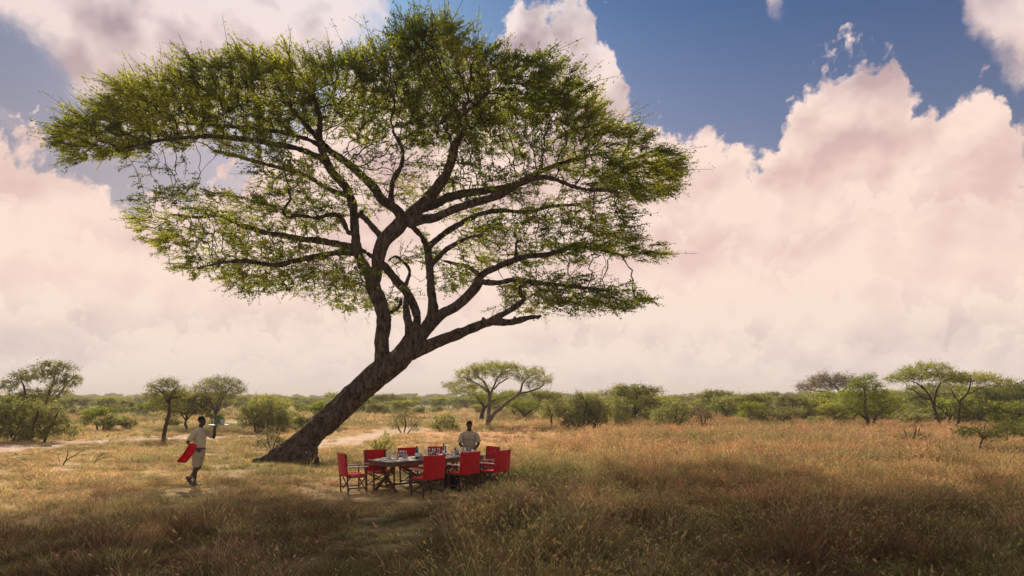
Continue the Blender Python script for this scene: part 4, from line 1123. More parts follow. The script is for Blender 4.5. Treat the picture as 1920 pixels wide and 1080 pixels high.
    cup(.92, .74, 'dark smoked cup near the left end of the table'); cup(1.0, .80, 'dark smoked cup just behind the other one at the left')
    cup(1.90, .78, 'dark smoked cup before the far middle chair', .12)
    cup(2.55, .78, 'dark smoked cup near the standing waiter', .11); cup(2.64, .80, 'dark smoked cup right beside the waiter', .10)
    for u, v, lab in ((2.82, .72, 'tall white candle jar in front of the waiter'), (2.74, .30, 'small white salt pot at the right end of the table')):
        o = MB().lathe([(.03, 0), (.034, .01), (.034, .13), (.026, .15), (.004, .152)], 14).build('white_pot', M_WHITE, smooth=True); o.location = tp(u, v, TZ); tag(o, lab, 'pot')

# ------------------------------------------------------------------ people
M_SKIN = mat('dark_skin', (.055, .028, .018), .45, .4, var=.15, vscale=30)
M_HAIR = mat('black_hair', (.008, .007, .007), .9, .1, bump=.4, bscale=300)
M_KHAKI = mat('khaki_cotton', (.48, .405, .285), .9, .1, var=.14, vscale=14, bump=.35, bscale=26)
M_KHAKI3 = mat('sand_twill', (.35, .295, .21), .9, .1, var=.16, vscale=14, bump=.35, bscale=26)
M_KHAKI2 = mat('drab_khaki_cotton', (.40, .345, .25), .9, .1, var=.14, vscale=14, bump=.35, bscale=26)
M_SHOE = mat('brown_boot_leather', (.055, .042, .035), .7, .3, var=.3, vscale=20)
M_SOCK = mat('grey_sock', (.28, .23, .20), .95, .1, var=.1)
M_BELT = mat('dark_leather', (.03, .02, .015), .5, .4)
M_EYE = mat('eye_white', (.20, .17, .14), .3, .5)

def hand(mb, wrist, direction, palm_n, thumb_side, curl=.5, s=1.0):
    """palm + five fingers.  direction = wrist to knuckles, palm_n = out of the palm, thumb_side = +-1 about palm_n x dir"""
    d = Vector(direction).normalized(); n = Vector(palm_n); n = (n - d * n.dot(d)).normalized(); sd = n.cross(d) * thumb_side
    w = Vector(wrist)
    mb.tube([w - d * .02, w + d * .015, w + d * .05, w + d * .085], [(.016 * s, .024 * s), (.015 * s, .032 * s), (.015 * s, .040 * s), (.011 * s, .040 * s)], 10, up=n)
    for k, (off, L) in enumerate(((.030, .070), (.010, .080), (-.010, .074), (-.029, .058))):
        p = w + d * .083 * s + sd * off * s; pts = [p]; ang = 0
        for j, f in enumerate((.45, .32, .23)):
            ang += curl * (.7, 1.0, .8)[j] * (1 + .08 * k)
            dd = d * math.cos(ang) + n * math.sin(ang) + sd * off * 1.2
            pts.append(pts[-1] + dd.normalized() * L * f * s)
        mb.tube(pts, [.0088 * s, .0082 * s, .0074 * s, .0055 * s], 7, up=sd)
    p = w + d * .022 * s + sd * .030 * s
    t1 = p + (sd * .8 + d * .6 + n * .25).normalized() * .038 * s; t2 = t1 + (sd * .35 + d * .8 + n * (.3 + curl * .5)).normalized() * .03 * s; t3 = t2 + (d * .9 + n * (.3 + curl * .5)).normalized() * .024 * s
    mb.tube([w + d * .02 + sd * .012, p, t1, t2, t3], [.013 * s, .0125 * s, .0105 * s, .0092 * s, .006 * s], 7, up=n)

def head(mb, c, yaw=0.0, pitch=0.0, s=1.0):
    """head centre c, faces +X turned by yaw/pitch; returns the rotation"""
    R = Matrix.Rotation(yaw, 3, 'Z') @ Matrix.Rotation(pitch, 3, 'Y'); c = Vector(c)
    def q(x, y, z): return c + R @ (Vector((x, y, z)) * s)
    mb.ball(q(-.012, 0, .028), (.098 * s, .077 * s, .092 * s), 16, 12, R)        # cranium
    mb.ball(q(.022, 0, -.035), (.066 * s, .060 * s, .078 * s), 14, 10, R)        # face and jaw
    mb.ball(q(.050, 0, -.088), (.028 * s, .030 * s, .022 * s), 10, 8, R)         # chin
    mb.tube([q(.080, 0, .018), q(.098, 0, -.008), q(.104, 0, -.028), q(.088, 0, -.036)], [.010 * s, .013 * s, .019 * s, .012 * s], 8)  # nose
    for t in (-1, 1):
        mb.ball(q(.097, t * .014, -.030), .0095 * s, 8, 6)
        mb.tube([q(.072, t * .052, .030), q(.086, t * .030, .036), q(.090, t * .008, .030)], [.008 * s, .010 * s, .008 * s], 7)   # brow
        mb.ball(q(.056, t * .046, -.028), (.022 * s, .016 * s, .020 * s), 8, 6, R)   # cheek
        e = R @ Matrix.Rotation(t * .25, 3, 'Z')
        mb.ball(q(-.010, t * .080, -.010), (.020 * s, .009 * s, .032 * s), 10, 8, e)  # ear
    mb.tube([q(.082, -.024, -.060), q(.093, 0, -.057), q(.082, .024, -.060)], [.006 * s, .0095 * s, .006 * s], 8)   # upper lip
    mb.tube([q(.080, -.020, -.070), q(.090, 0, -.071), q(.080, .020, -.070)], [.006 * s, .0095 * s, .006 * s], 8)   # lower lip
    return R, q

def hair_cap(q, R, root, s=1.0):
    m = MB(); n = 20; rings = []
    for i in range(8):
        th = i / 7 * 1.75; ring = []
        for k in range(n):
            a = 2 * math.pi * k / n
            lim = .92 - .30 * max(0, math.cos(a)) - .10 * max(0, math.cos(a)) ** 6
            t = .03 + th * lim
            ring.append(q(-.013 + .1015 * math.sin(t) * math.cos(a), .0805 * math.sin(t) * math.sin(a), .028 + .0965 * math.cos(t)))
        rings.append(ring)
    rings.append([v + (q(-.01, 0, .0) - v) * .16 for v in rings[-1]])
    m.loft(list(reversed(rings))).build('hair', M_HAIR, root, smooth=True)
def eyes(q, R, root, s=1.0):
    for t in (-1, 1):
        MB().ball(q(.079, t * .031, .010), .0095 * s, 10, 8).build('eye', M_EYE, root, smooth=True)

def foot(mb, ankle, fwd, up=(0, 0, 1), s=1.0, grow_=0.0):
    a = Vector(ankle); f = Vector(fwd).normalized(); u = Vector(up); u = (u - f * u.dot(f)).normalized()
    mb.tube([a - f * .075 - u * .045, a - f * .05 - u * .045, a + f * .02 - u * .042, a + f * .09 - u * .055, a + f * .155 - u * .064, a + f * .19 - u * .066],
            [(.030 + grow_, .026), (.046 + grow_, .036 + grow_), (.048 + grow_, .038 + grow_), (.036 + grow_, .046 + grow_), (.026 + grow_, .045 + grow_), (.012, .026)], 12, up=u)
def boot(root, ankle, fwd, up=(0, 0, 1)):
    m = MB(); foot(m, ankle, fwd, up, 1.0, .006)
    a = Vector(ankle); u = Vector(up)
    m.tube([a - u * .04, a + u * .02, a + u * .05], [(.05, .044), (.047, .043), (.048, .044)], 12, up=fwd)
    m.build('boot', M_SHOE, root, remesh=.008, relax=2, smooth=True)

def walker(loc, rotz):
    r = thing('person', 'walking man in khaki shirt and shorts carrying a drinks tray at his shoulder', 'person', loc, rotz)
    b = MB()
    # trunk
    spine = [(0.0, 0, .90), (.0, 0, 1.00), (.01, 0, 1.12), (.02, 0, 1.28), (.025, 0, 1.40), (.03, 0, 1.455)]
    b.tube(spine, [(.105, .155), (.10, .145), (.10, .14), (.105, .155), (.088, .145), (.055, .085)], 18, up=(1, 0, 0))
    b.tube([(.025, 0, 1.44), (.045, 0, 1.52), (.06, 0, 1.58)], [.062, .055, .055], 12, up=(1, 0, 0))
    R, q = head(b, (.078, 0, 1.655), -.12, .10)
    # legs (right = -Y is the near one)
    kf, af = (-.035, -.09, .50), (-.075, -.085, .115)
    b.tube([(0, -.085, .95), (-.005, -.09, .80), (-.025, -.09, .58), kf, (-.06, -.09, .36), (-.065, -.087, .20), af], [.088, .088, .062, .056, .056, .040, .036], 12, up=(1, 0, 0))
    kb, ab = (-.06, .09, .49), (-.30, .09, .20)
    b.tube([(0, .085, .95), (-.01, .09, .80), (-.05, .09, .57), kb, (-.16, .09, .375), (-.24, .09, .27), ab], [.088, .086, .062, .056, .056, .041, .036], 12, up=(1, 0, 0))
    fu, bu = (.12, 0, 1), (.75, 0, .66); bf = (.60, 0, -.80)
    foot(b, af, (1, -.1, -.02), fu); foot(b, ab, bf, bu)
    # near arm: elbow back, forearm forward and down under the cloth
    sh, elb, wr = Vector((.02, -.19, 1.395)), Vector((-.16, -.255, 1.125)), Vector((.055, -.205, .965))
    b.tube([(.03, -.13, 1.40), sh, sh.lerp(elb, .5), elb, elb.lerp(wr, .3), elb.lerp(wr, .75), wr], [.035, .046, .048, .041, .043, .033, .028], 12)
    hand(b, wr, (wr - elb).normalized() + Vector((.1, .1, -.1)), (0, 1, -.35), -1, .9)
    # far arm: forearm vertical, palm up under the tray
    sh2, el2, wr2 = Vector((.04, .19, 1.395)), Vector((.285, .225, 1.225)), Vector((.305, .19, 1.475))
    b.tube([(.03, .13, 1.40), sh2, sh2.lerp(el2, .5), el2, el2.lerp(wr2, .3), el2.lerp(wr2, .75), wr2], [.035, .046, .048, .041, .043, .033, .028], 12)
    hand(b, wr2, (.75, 0, .50), (-.3, 0, 1), 1, .08)
    b.build('body', M_SKIN, r, remesh=.0065, relax=2, smooth=True)
    hair_cap(q, R, r); eyes(q, R, r)
    s = MB()
    s.tube([(.0, 0, .95), (.0, 0, 1.00), (.01, 0, 1.12), (.02, 0, 1.28), (.022, 0, 1.40), (.03, 0, 1.462), (.038, 0, 1.478)], [(.125, .162), (.142, .172), (.144, .170), (.150, .184), (.112, .168), (.078, .108), (.068, .075)], 22, up=(1, 0, 0))
    s.tube([(.025, -.11, 1.405), sh + Vector((0, .005, .006)), sh.lerp(elb, .45), sh.lerp(elb, .80)], [.050, .068, .068, .071], 14)
    s.tube([(.025, .11, 1.405), sh2 + Vector((0, -.005, .006)), sh2.lerp(el2, .45), sh2.lerp(el2, .80)], [.050, .068, .068, .071], 14)
    s.tube([(.04, 0, 1.47), (.048, 0, 1.50)], [(.074, .080), (.070, .074)], 18, up=(1, 0, 0))
    s.box((.128, -.085, 1.295), (.03, .10, .11))
    s.build('shirt', M_KHAKI, r, remesh=.009, relax=7, smooth=True)
    t = MB()
    t.tube([(.0, 0, .97), (0, 0, .90), (0, 0, .83)], [(.132, .168), (.140, .180), (.115, .17)], 20, up=(1, 0, 0))
    t.tube([(0, -.085, .92), (-.005, -.09, .78), (-.022, -.092, .62), (-.032, -.092, .50)], [.118, .112, .092, .086], 16, up=(1, 0, 0))
    t.tube([(0, .085, .92), (-.01, .09, .78), (-.045, .092, .62), (-.058, .092, .52)], [.112, .104, .088, .084], 16, up=(1, 0, 0))
    t.build('shorts', M_KHAKI3, r, remesh=.010, relax=3, smooth=True)
    MB().tube([(.0, 0, .945), (0, 0, .985)], [(.146, .182), (.144, .178)], 24, up=(1, 0, 0), cap=False).build('belt', M_BELT, r, smooth=True)
    MB().tube([(-.069, -.087, .24), (-.073, -.086, .18), (-.076, -.085, .12)], [.043, .043, .045], 12, up=(1, 0, 0)).build('sock', M_SOCK, r, smooth=True)
    MB().tube([(-.235, .09, .275), (-.27, .09, .235), (-.30, .09, .20)], [.045, .044, .045], 12, up=(1, 0, 0)).build('sock', M_SOCK, r, smooth=True)
    boot(r, af, (1, -.1, -.02), fu); boot(r, ab, bf, bu)
    Mx = Matrix.Translation(Vector(loc)) @ Matrix.Rotation(rotz, 4, 'Z')
    # tray and what stands on it
    tr = thing('serving_tray', 'round silver tray balanced on the walking man\'s raised hand', 'tray', Mx @ Vector((.41, .19, 1.545)), rotz)
    MB().lathe([(.02, 0), (.235, 0), (.255, .012), (.255, .018), (.23, .007), (.02, .006)], 32).build('dish', M_STEEL, tr, smooth=True)
    def item(x, y, nm, lab, cat, prof, m, grp=None):
        o = MB().lathe(prof, 16).build(nm, m, smooth=True); o.location = Mx @ Vector((.41 + x, .19 + y, 1.553)); tag(o, lab, cat, grp)
    bott = [(.01, 0), (.036, 0), (.037, .01), (.037, .115), (.030, .15), (.014, .18), (.0135, .235), (.004, .237)]
    item(-.095, .03, 'wine_bottle', 'dark slim wine bottle at the back edge of the carried tray', 'bottle', [(r_, z * 1.12) for r_, z in bott], M_WINE)
    item(-.02, -.06, 'green_bottle', 'green glass bottle in front on the carried tray', 'bottle', [(r_, z * .88) for r_, z in bott], M_GREENGL, 'green bottles on the tray')
    item(.02, .07, 'green_bottle', 'green glass bottle behind the other one on the tray', 'bottle', [(r_, z * .95) for r_, z in bott], M_GREENGL, 'green bottles on the tray')
    item(.115, -.01, 'ice_bucket', 'white ice bucket at the front edge of the carried tray', 'bucket', [(.04, 0), (.052, .005), (.064, .13), (.066, .132), (.060, .132), (.048, .01), (.004, .01)], M_WHITE)
    # red cloth over the forearm, swinging back
    m = MB(); n = 9; rows = []
    tp_ = [Vector((.055, -.205, 1.03)), Vector((-.03, -.235, 1.09))]; rr = random.Random(3)
    A0, A1 = Vector((.070, -.225, 1.020)), Vector((-.090, -.27, 1.10)); B0, B1 = Vector((-.215, -.30, .600)), Vector((-.415, -.33, .665))
    nv = 12; thick = .035
    front = []; back = []
    for i in range(n):
        t = i / (n - 1)
        for side, lst in ((-1, front), (1, back)):
            row = []
            for j in range(nv):
                s_ = j / (nv - 1); p = A0.lerp(A1, s_).lerp(B0.lerp(B1, s_), t)
                fold = .030 * math.sin(s_ * 11 + t * 2.2) * (0.25 + t) + .02 * math.sin(t * 3.1)
                p += Vector((.0, side * thick * (.55 + .45 * math.sin(math.pi * s_)) * (1 - .3 * t) + fold, rr.uniform(-.004, .004) + (.035 * math.sin(s_ * 7) if i == n - 1 else 0) - .03 * math.sin(math.pi * t)))
                row.append(p)
            lst.append(row)
    rings = [f + list(reversed(k)) for f, k in zip(front, back)]
    over = [v + Vector((.012, .03, .035)) for v in rings[0]]
    rings = [[v + (sum(over, Vector()) / len(over) - v) * .35 for v in over]] + rings
    m.loft(rings); inv = Matrix(Mx).inverted()
    o = m.build('red_cloth', mat('red_folded_cloth', (.52, .010, .012), .9, .1, var=.35, vscale=7, bump=1.0, bscale=9), None, smooth=True, subd=1); o.matrix_world = Mx
    tag(o, 'folded red cloth hanging over the walking man\'s forearm', 'cloth')
    return r

def waiter(loc, rotz):
    """stands behind the table, leaning forward, both hands down at the table"""
    r = thing('person', 'standing man in drab khaki shirt bending over the far end of the table', 'person', loc, rotz)
    b = MB()
    b.tube([(-.02, 0, .86), (-.01, 0, .96), (.03, 0, 1.08), (.075, 0, 1.22), (.11, 0, 1.33), (.125, 0, 1.375)], [(.11, .165), (.11, .155), (.115, .155), (.115, .170), (.095, .155), (.06, .09)], 18, up=(1, 0, 0))
    b.tube([(.12, 0, 1.36), (.155, 0, 1.43), (.18, 0, 1.475)], [.066, .060, .058], 12, up=(1, 0, 0))
    R, q = head(b, (.215, 0, 1.555), .05, .42)
    for s in (-1, 1):
        b.tube([(-.02, s * .09, .92), (-.02, s * .10, .78), (.0, s * .11, .56), (.005, s * .11, .49), (-.01, s * .11, .34), (-.03, s * .11, .19), (-.03, s * .11, .10)], [.09, .09, .064, .058, .058, .042, .037], 12, up=(1, 0, 0))
        foot(b, (-.03, s * .11, .095), (1, s * .2, 0))
        sh, el, wr = Vector((.10, s * .205, 1.305)), Vector((.11, s * .255, 1.035)), Vector((.29, s * (.14 if s > 0 else .15), .885))
        b.tube([(.10, s * .13, 1.315), sh + Vector((0, -s * .012, -.02)), sh.lerp(el, .5), el, el.lerp(wr, .3), el.lerp(wr, .75), wr], [.032, .044, .047, .043, .044, .034, .029], 12)
        hand(b, wr, (.7, -s * .35, -.45), (0, -s, -.3), s, .75)
    b.build('body', M_SKIN, r, remesh=.0065, relax=2, smooth=True)
    hair_cap(q, R, r); eyes(q, R, r)
    t = MB()
    t.tube([(-.02, 0, .87), (-.01, 0, .97), (.03, 0, 1.08), (.072, 0, 1.22), (.105, 0, 1.33), (.125, 0, 1.385), (.132, 0, 1.40)], [(.128, .185), (.132, .18), (.135, .178), (.142, .190), (.122, .172), (.088, .110), (.072, .078)], 22, up=(1, 0, 0))
    for s in (-1, 1):
        sh, el = Vector((.10, s * .205, 1.308)), Vector((.11, s * .255, 1.035))
        t.tube([(.10, s * .10, 1.335), sh + Vector((0, -s * .015, -.02)), sh.lerp(el, .45), sh.lerp(el, .84)], [.052, .072, .076, .082], 14)
        t.box((.215, s * .09, 1.225), (.03, .11, .12))
    t.tube([(.13, 0, 1.392), (.148, 0, 1.42)], [(.078, .086), (.072, .078)], 18, up=(1, 0, 0))
    t.build('shirt', M_KHAKI2, r, remesh=.009, relax=7, smooth=True)
    u = MB()
    u.tube([(-.01, 0, .93), (-.02, 0, .86), (-.02, 0, .80)], [(.125, .178), (.13, .19), (.11, .18)], 20, up=(1, 0, 0))
    for s in (-1, 1): u.tube([(-.02, s * .09, .90), (-.02, s * .10, .76), (.0, s * .11, .58), (.003, s * .11, .45)], [.108, .108, .096, .10], 16, up=(1, 0, 0))
    u.build('shorts', M_KHAKI2, r, remesh=.010, relax=3, smooth=True)
    for s in (-1, 1):
        MB().tube([(-.03, s * .11, .22), (-.03, s * .11, .12)], .045, 12, up=(1, 0, 0)).build('sock', M_SOCK, r, smooth=True)
        boot(r, (-.03, s * .11, .095), (1, s * .2, 0))
    # folded cloth in his left hand, glass in the right
    Mx = Matrix.Translation(Vector(loc)) @ Matrix.Rotation(rotz, 4, 'Z')
    rr = random.Random(9); rings = []
    for k in range(7):
        tt = k / 6; ring = []
        for j in range(14):
            a = 2 * math.pi * j / 14
            ring.append(Vector((.335 + .022 * math.cos(a) + rr.uniform(-.003, .003), .165 + (.03 + .02 * tt) * math.sin(a) + .006 * math.sin(5 * a + 4 * tt), .875 - .10 * tt)))
        rings.append(ring)
    o = MB().loft(rings).build('white_cloth', M_LINEN, smooth=True); o.matrix_world = Mx; tag(o, 'small white polishing cloth in the standing man\'s hand', 'cloth')
    return r
# ------------------------------------------------------------------ the other trees and bushes
class Frame:
    """turns photo pixels into local metres of a tree that stands at ground pixel (bx, by)"""
    def __init__(s, bx, by, Y=None):
        s.bx = bx; s.by = by; s.Y = Y or F * H / (by - HY); s.k = s.Y / F
        x = (bx - 960) * s.k; z = float(ground_z(np.array([x]), np.array([s.Y]))[0])
        s.loc = (x, s.Y, z - .02); s.z0 = H - (by - HY) * s.k - z
    def p(s, px, py, r, d=0.0):
        kk = (s.Y + d) / F
        return ((px - 960) * kk - s.loc[0], d, H - (py - HY) * kk - s.loc[2], r * s.k)
    def stem(s, pts):
        out = [s.p(*q) for q in pts]
        return out
    def pad(s, px, py, rx, ry, rd=None, d=0.0, w=None):
        q = s.p(px, py, 1, d); rd = rx * .8 if rd is None else rd
        return (q[0], q[1], q[2], rx * s.k, rd * s.k, ry * s.k, (rx * ry) if w is None else w)

def traced(name, label, cat, base, stems, pads, leafm, barkm, seed, natt=500, leafpx=2.6, nleaf=9, Y=None, step=None, r0=None, group=None, flat=.5, up=.1, jit=.32, sprigs=(1, 3), wood='trunk', leafp='crown', subl=8, sprpx=9):
    f = Frame(*base, Y=Y); k = f.k
    step = step or max(.10, 5.0 * k); r0 = r0 or max(.003, .17 * k); leafpx *= 1.3; nleaf = int(nleaf * 1.35); sprigs = (sprigs[0] + 1, sprigs[1] + 1)
    st = [f.stem(q) for q in stems]
    for q in st:
        if q[0][2] < .25: q[0] = (q[0][0], q[0][1], -.1, q[0][3])
    pd = [f.pad(*q) for q in pads]
    data = gen_tree(seed, st, pd, natt, step, step * 1.5, r0, leafpx * k, nleaf, sprpx * k, jit=jit, flat=flat, up=up, sprigs=sprigs, subl=subl, spread=3.0 * k, maxr=5 * k, tintscale=min(1.2, .03 / k))
    return place_tree(name, label, cat, f.loc, 0, data, barkm, leafm, group, leafp, wood)

def traced_trees():
    T = traced
    # --- left edge
    T('acacia_tree', 'open topped feathery tree rising behind the dark bushes at the left edge', 'tree', (70, 815),
      [[(70,815,4,0),(75,785,3.5,0),(85,760,3,0),(95,730,2.2,.5),(105,700,1.4,1)], [(74,790,3.5,0),(60,765,2.5,-.5),(48,740,2,-1),(40,715,1.2,-1)], [(83,765,2.5,0),(105,745,2,1),(125,720,1.4,1),(138,705,1,1)]],
      [(100,690,42,14,30),(60,705,40,12,30),(125,712,28,16,25),(20,720,22,14,20),(75,740,60,16,40,0,500),(30,750,36,14,30,0,300)], M_LEAFO, M_BARKD, 101, natt=900, leafpx=2.4, nleaf=9)
    T('thorn_bush', 'large dense green bush filling the left edge beside the dirt track', 'bush', (55, 830),
      [[(25,830,3,0),(20,800,2.5,0),(10,770,1.5,.5)], [(60,832,3,0),(62,800,2.5,-.5),(70,770,1.5,-1)], [(45,830,3,0),(40,795,2,1),(36,760,1.5,1)], [(80,828,2.5,0),(95,800,2,0),(108,775,1.2,0)]],
      [(20,778,40,36,40),(60,780,45,34,45),(100,790,34,28,35),(-15,770,30,40,40),(50,812,62,16,40)], M_LEAFO, M_BARKD, 102, natt=900, leafpx=2.6, nleaf=10, flat=.2)
    T('shrub', 'small round grey green shrub standing in straw grass right of the dark bushes', 'shrub', (134, 822), [[(134,822,1.5,0),(130,808,1.2,0),(126,798,.8,0)], [(136,822,1.5,0),(142,808,1,.3),(146,799,.7,.3)]],
      [(134,807,20,12,20)], M_LEAFO, M_BARK2, 103, natt=170, leafpx=2.4, nleaf=6, flat=.1)
    T('acacia_tree', 'small acacia with a single dark slanting trunk and round crown, left of the walking man', 'tree', (304, 829),
      [[(304,829,4.2,0),(309,805,3.6,0),(315,780,3.2,0),(317,758,2.6,0),(320,742,2.2,0),(330,728,1.4,.3)], [(317,758,2,0),(308,742,1.6,0),(298,730,1.2,-.3),(285,725,.9,-.4)], [(319,748,1.8,0),(336,744,1.5,.2),(348,738,1,.3)]],
      [(312,727,36,15,34),(300,742,34,10,30),(335,738,26,12,26),(318,716,22,8,24),(300,760,24,7,26,0,140),(335,762,18,8,20,0,90)], M_LEAFO, M_BARKD, 104, natt=620, leafpx=2.1, nleaf=8)
    T('acacia_tree', 'vase shaped pale stemmed tree with a thin crown directly behind the walking man', 'tree', (402, 806),
      [[(402,806,3,0),(404,780,2.4,0),(396,755,1.8,0),(388,738,1.2,.5),(376,725,.9,.8)], [(403,785,2.2,0),(414,755,1.8,0),(424,735,1.3,-.5),(438,722,.9,-1)], [(405,770,1.8,0),(412,742,1.4,1),(416,722,1,1)]],
      [(410,722,48,13,40),(388,733,30,10,30),(436,732,28,10,30),(415,712,30,6,30),(412,745,40,9,40,0,180)], M_LEAFO, M_BARK2, 105, natt=620, leafpx=1.9, nleaf=8)
    T('thorn_bush', 'broad olive grey bush behind the foot of the leaning trunk', 'bush', (500, 811), [[(480,811,2.5,0),(476,790,2,0),(470,770,1.2,.5)], [(500,812,2.5,0),(503,785,2,0),(510,762,1.2,-.5)], [(515,812,2,0),(528,792,1.5,0),(534,772,1,0)]],
      [(497,768,44,24,40),(470,785,26,18,30),(528,783,24,22,30),(500,795,45,12,40)], M_LEAFO, M_BARK2, 106, natt=800, leafpx=2.2, nleaf=10, flat=.15)
    T('shrub', 'wispy grey green shrub with bare twigs just left of the leaning trunk', 'shrub', (508, 842), [[(508,842,1.6,0),(503,825,1.2,0),(498,808,.8,0)], [(510,842,1.6,0),(518,826,1.2,.2),(524,812,.8,.2)], [(506,842,1.4,0),(494,832,1,-.2),(486,826,.7,-.2)]],
      [(508,818,24,18,22),(492,832,14,8,16),(526,830,14,10,16)], M_LEAFP, M_BARK2, 107, natt=260, leafpx=2.2, nleaf=4, flat=.1, jit=.45)
    # --- middle
    T('shrub', 'pale twiggy shrub with one dark stem beside the pale track', 'shrub', (757, 812), [[(757,812,1.6,0),(760,798,1.3,0),(758,782,.9,0),(764,770,.6,0)], [(754,812,1.4,0),(746,798,1,.3),(742,786,.7,.3)], [(762,812,1.2,0),(774,800,.9,-.3),(782,790,.6,-.3)]],
      [(760,785,26,17,24),(746,796,16,10,18),(776,796,16,12,18)], M_LEAFP, M_BARKD, 110, natt=360, leafpx=2.0, nleaf=5, flat=.1, jit=.4)
    T('shrub', 'young yellow green sapling in the grass behind the left chairs', 'shrub', (716, 852), [[(716,852,1.3,0),(720,838,1,0),(728,824,.6,0)], [(714,852,1.2,0),(708,840,.9,.2),(702,828,.6,.2)], [(717,852,1,0),(724,844,.8,-.2),(734,838,.5,-.2)]],
      [(716,834,24,13,20),(722,820,12,7,14)], M_LEAFG, M_BARK2, 111, natt=200, leafpx=2.6, nleaf=4, flat=.1, jit=.4)
    T('thorn_bush', 'round grey green bush with a crooked dark stem, left of the standing man', 'bush', (834, 808), [[(838,808,1.8,0),(836,797,1.4,0),(828,788,1,0)], [(826,808,1.6,0),(820,796,1.2,.4),(818,788,.8,.4)], [(845,808,1.5,0),(850,796,1.1,-.4),(852,788,.7,-.4)]],
      [(835,790,26,13,26),(824,799,18,8,20),(848,799,16,8,18)], M_LEAFO, M_BARKD, 112, natt=420, leafpx=2.1, nleaf=9, flat=.15)
    T('acacia_tree', 'tall double stemmed umbrella acacia with yellow green crown behind the standing man', 'tree', (914, 802),
      [[(914,802,5,0),(915,785,4,0),(917,765,3.5,0),(918,745,3,0),(914,728,2.4,.3),(906,712,1.8,.6),(895,703,1.2,1)], [(917,748,2.4,0),(925,728,2,-.4),(930,712,1.5,-.6),(940,700,1,-1)],
       [(916,790,4,0),(930,772,3.3,0),(948,757,3,0),(965,745,2.6,0),(976,735,2.2,0),(978,722,1.8,.3),(986,712,1.3,.5),(1000,702,1,.8)], [(974,738,2,0),(992,734,1.7,-.4),(1008,728,1.4,-.6),(1020,720,1,-.8)],
       [(926,730,1.6,0),(938,718,1.3,.5),(952,708,1,1)], [(914,735,1.8,0),(898,722,1.4,-1),(880,712,1,-1.5),(868,706,.8,-1.6)]],
      [(925,688,50,8,46),(890,698,36,8,36),(955,690,34,8,36),(1000,698,26,9,30),(1020,712,18,9,22),(870,712,24,6,28),(850,722,26,6,26),(885,728,30,7,30),(930,702,36,7,36,0,130),(985,710,22,8,22)], M_LEAFY, M_BARK2, 113, natt=1300, leafpx=1.9, nleaf=10)
    T('acacia_tree', 'dark trunked acacia with bright green low crown behind the umbrella acacia', 'tree', (899, 792), [[(899,792,4.2,0),(904,778,3.8,0),(907,766,3.2,0),(902,755,2.6,0),(894,744,1.8,0)], [(906,768,2.6,0),(915,758,2,0),(928,750,1.4,0),(945,744,1,0)]],
      [(920,744,42,8,36),(890,738,28,8,30),(955,742,26,7,26),(862,733,26,5,26)], M_LEAFG, M_BARKD, 114, natt=560, leafpx=1.9, nleaf=10)
    T('acacia_tree', 'low flat green acacia on thin dark stems right of the umbrella acacia', 'tree', (984, 791), [[(984,791,2.5,0),(982,778,2,0),(972,768,1.5,0),(960,762,1,0)], [(983,782,2,0),(995,770,1.5,0),(1006,763,1,0)]],
      [(982,757,38,7,36),(965,763,26,5,28),(1004,764,20,6,24)], M_LEAFG, M_BARKD, 115, natt=420, leafpx=1.8, nleaf=10)
    T('acacia_tree', 'slim brownish tree with a dark straight trunk left of the big olive bush', 'tree', (1034, 803), [[(1034,803,2.2,0),(1034,788,1.9,0),(1031,772,1.4,0),(1026,758,1,0)], [(1033,782,1.4,0),(1042,768,1.1,0),(1046,758,.8,0)]],
      [(1034,762,20,16,20),(1030,778,22,10,20),(1042,748,12,9,14)], M_LEAFO, M_BARKD, 116, natt=420, leafpx=1.9, nleaf=9, flat=.2)
    T('thorn_bush', 'big dense olive brown bush, widest of the bushes behind the table', 'bush', (1092, 806), [[(1075,806,2.5,0),(1070,785,2,0),(1064,765,1.3,.5)], [(1092,807,2.8,0),(1096,780,2.2,0),(1100,755,1.4,-.5)], [(1110,806,2.5,0),(1120,786,2,0),(1126,765,1.2,0)]],
      [(1094,762,42,24,40),(1068,775,24,22,30),(1122,774,22,24,30),(1095,792,46,14,40),(1098,745,26,9,26)], M_LEAFO, M_BARK2, 117, natt=1100, leafpx=2.1, nleaf=12, flat=.1)
    T('thorn_bush', 'smaller olive grey bush just right of the big dense bush', 'bush', (1163, 802), [[(1158,802,2,0),(1156,782,1.5,0),(1152,765,1,0)], [(1168,802,2,0),(1172,784,1.4,0),(1175,766,.9,0)]],
      [(1163,768,22,22,24),(1165,788,22,13,24)], M_LEAFO, M_BARK2, 118, natt=480, leafpx=2.0, nleaf=11, flat=.1)
    T('thorn_bush', 'yellowish olive bush with several dark stems at the middle of the far plain', 'bush', (1258, 803), [[(1245,803,1.8,0),(1243,788,1.4,0),(1240,775,.9,0)], [(1262,804,1.8,0),(1266,785,1.4,0),(1270,766,.9,0)], [(1272,803,1.8,0),(1278,784,1.3,0),(1284,768,.8,0)]],
      [(1268,766,28,14,28),(1245,780,24,14,26),(1275,784,22,14,24),(1240,794,20,8,22),(1262,756,18,8,20)], M_LEAFO, M_BARKD, 119, natt=700, leafpx=1.9, nleaf=9, flat=.15)
    T('acacia_tree', 'small reddish brown leaved tree with a dark forked trunk on the far plain', 'tree', (1317, 805), [[(1316,805,1.9,0),(1315,790,1.5,0),(1312,778,1.1,0)], [(1319,805,1.6,0),(1321,790,1.2,0),(1327,778,.8,0)]],
      [(1318,778,22,13,22),(1312,770,18,7,20)], M_LEAFB, M_BARKD, 120, natt=330, leafpx=1.8, nleaf=7, flat=.2)
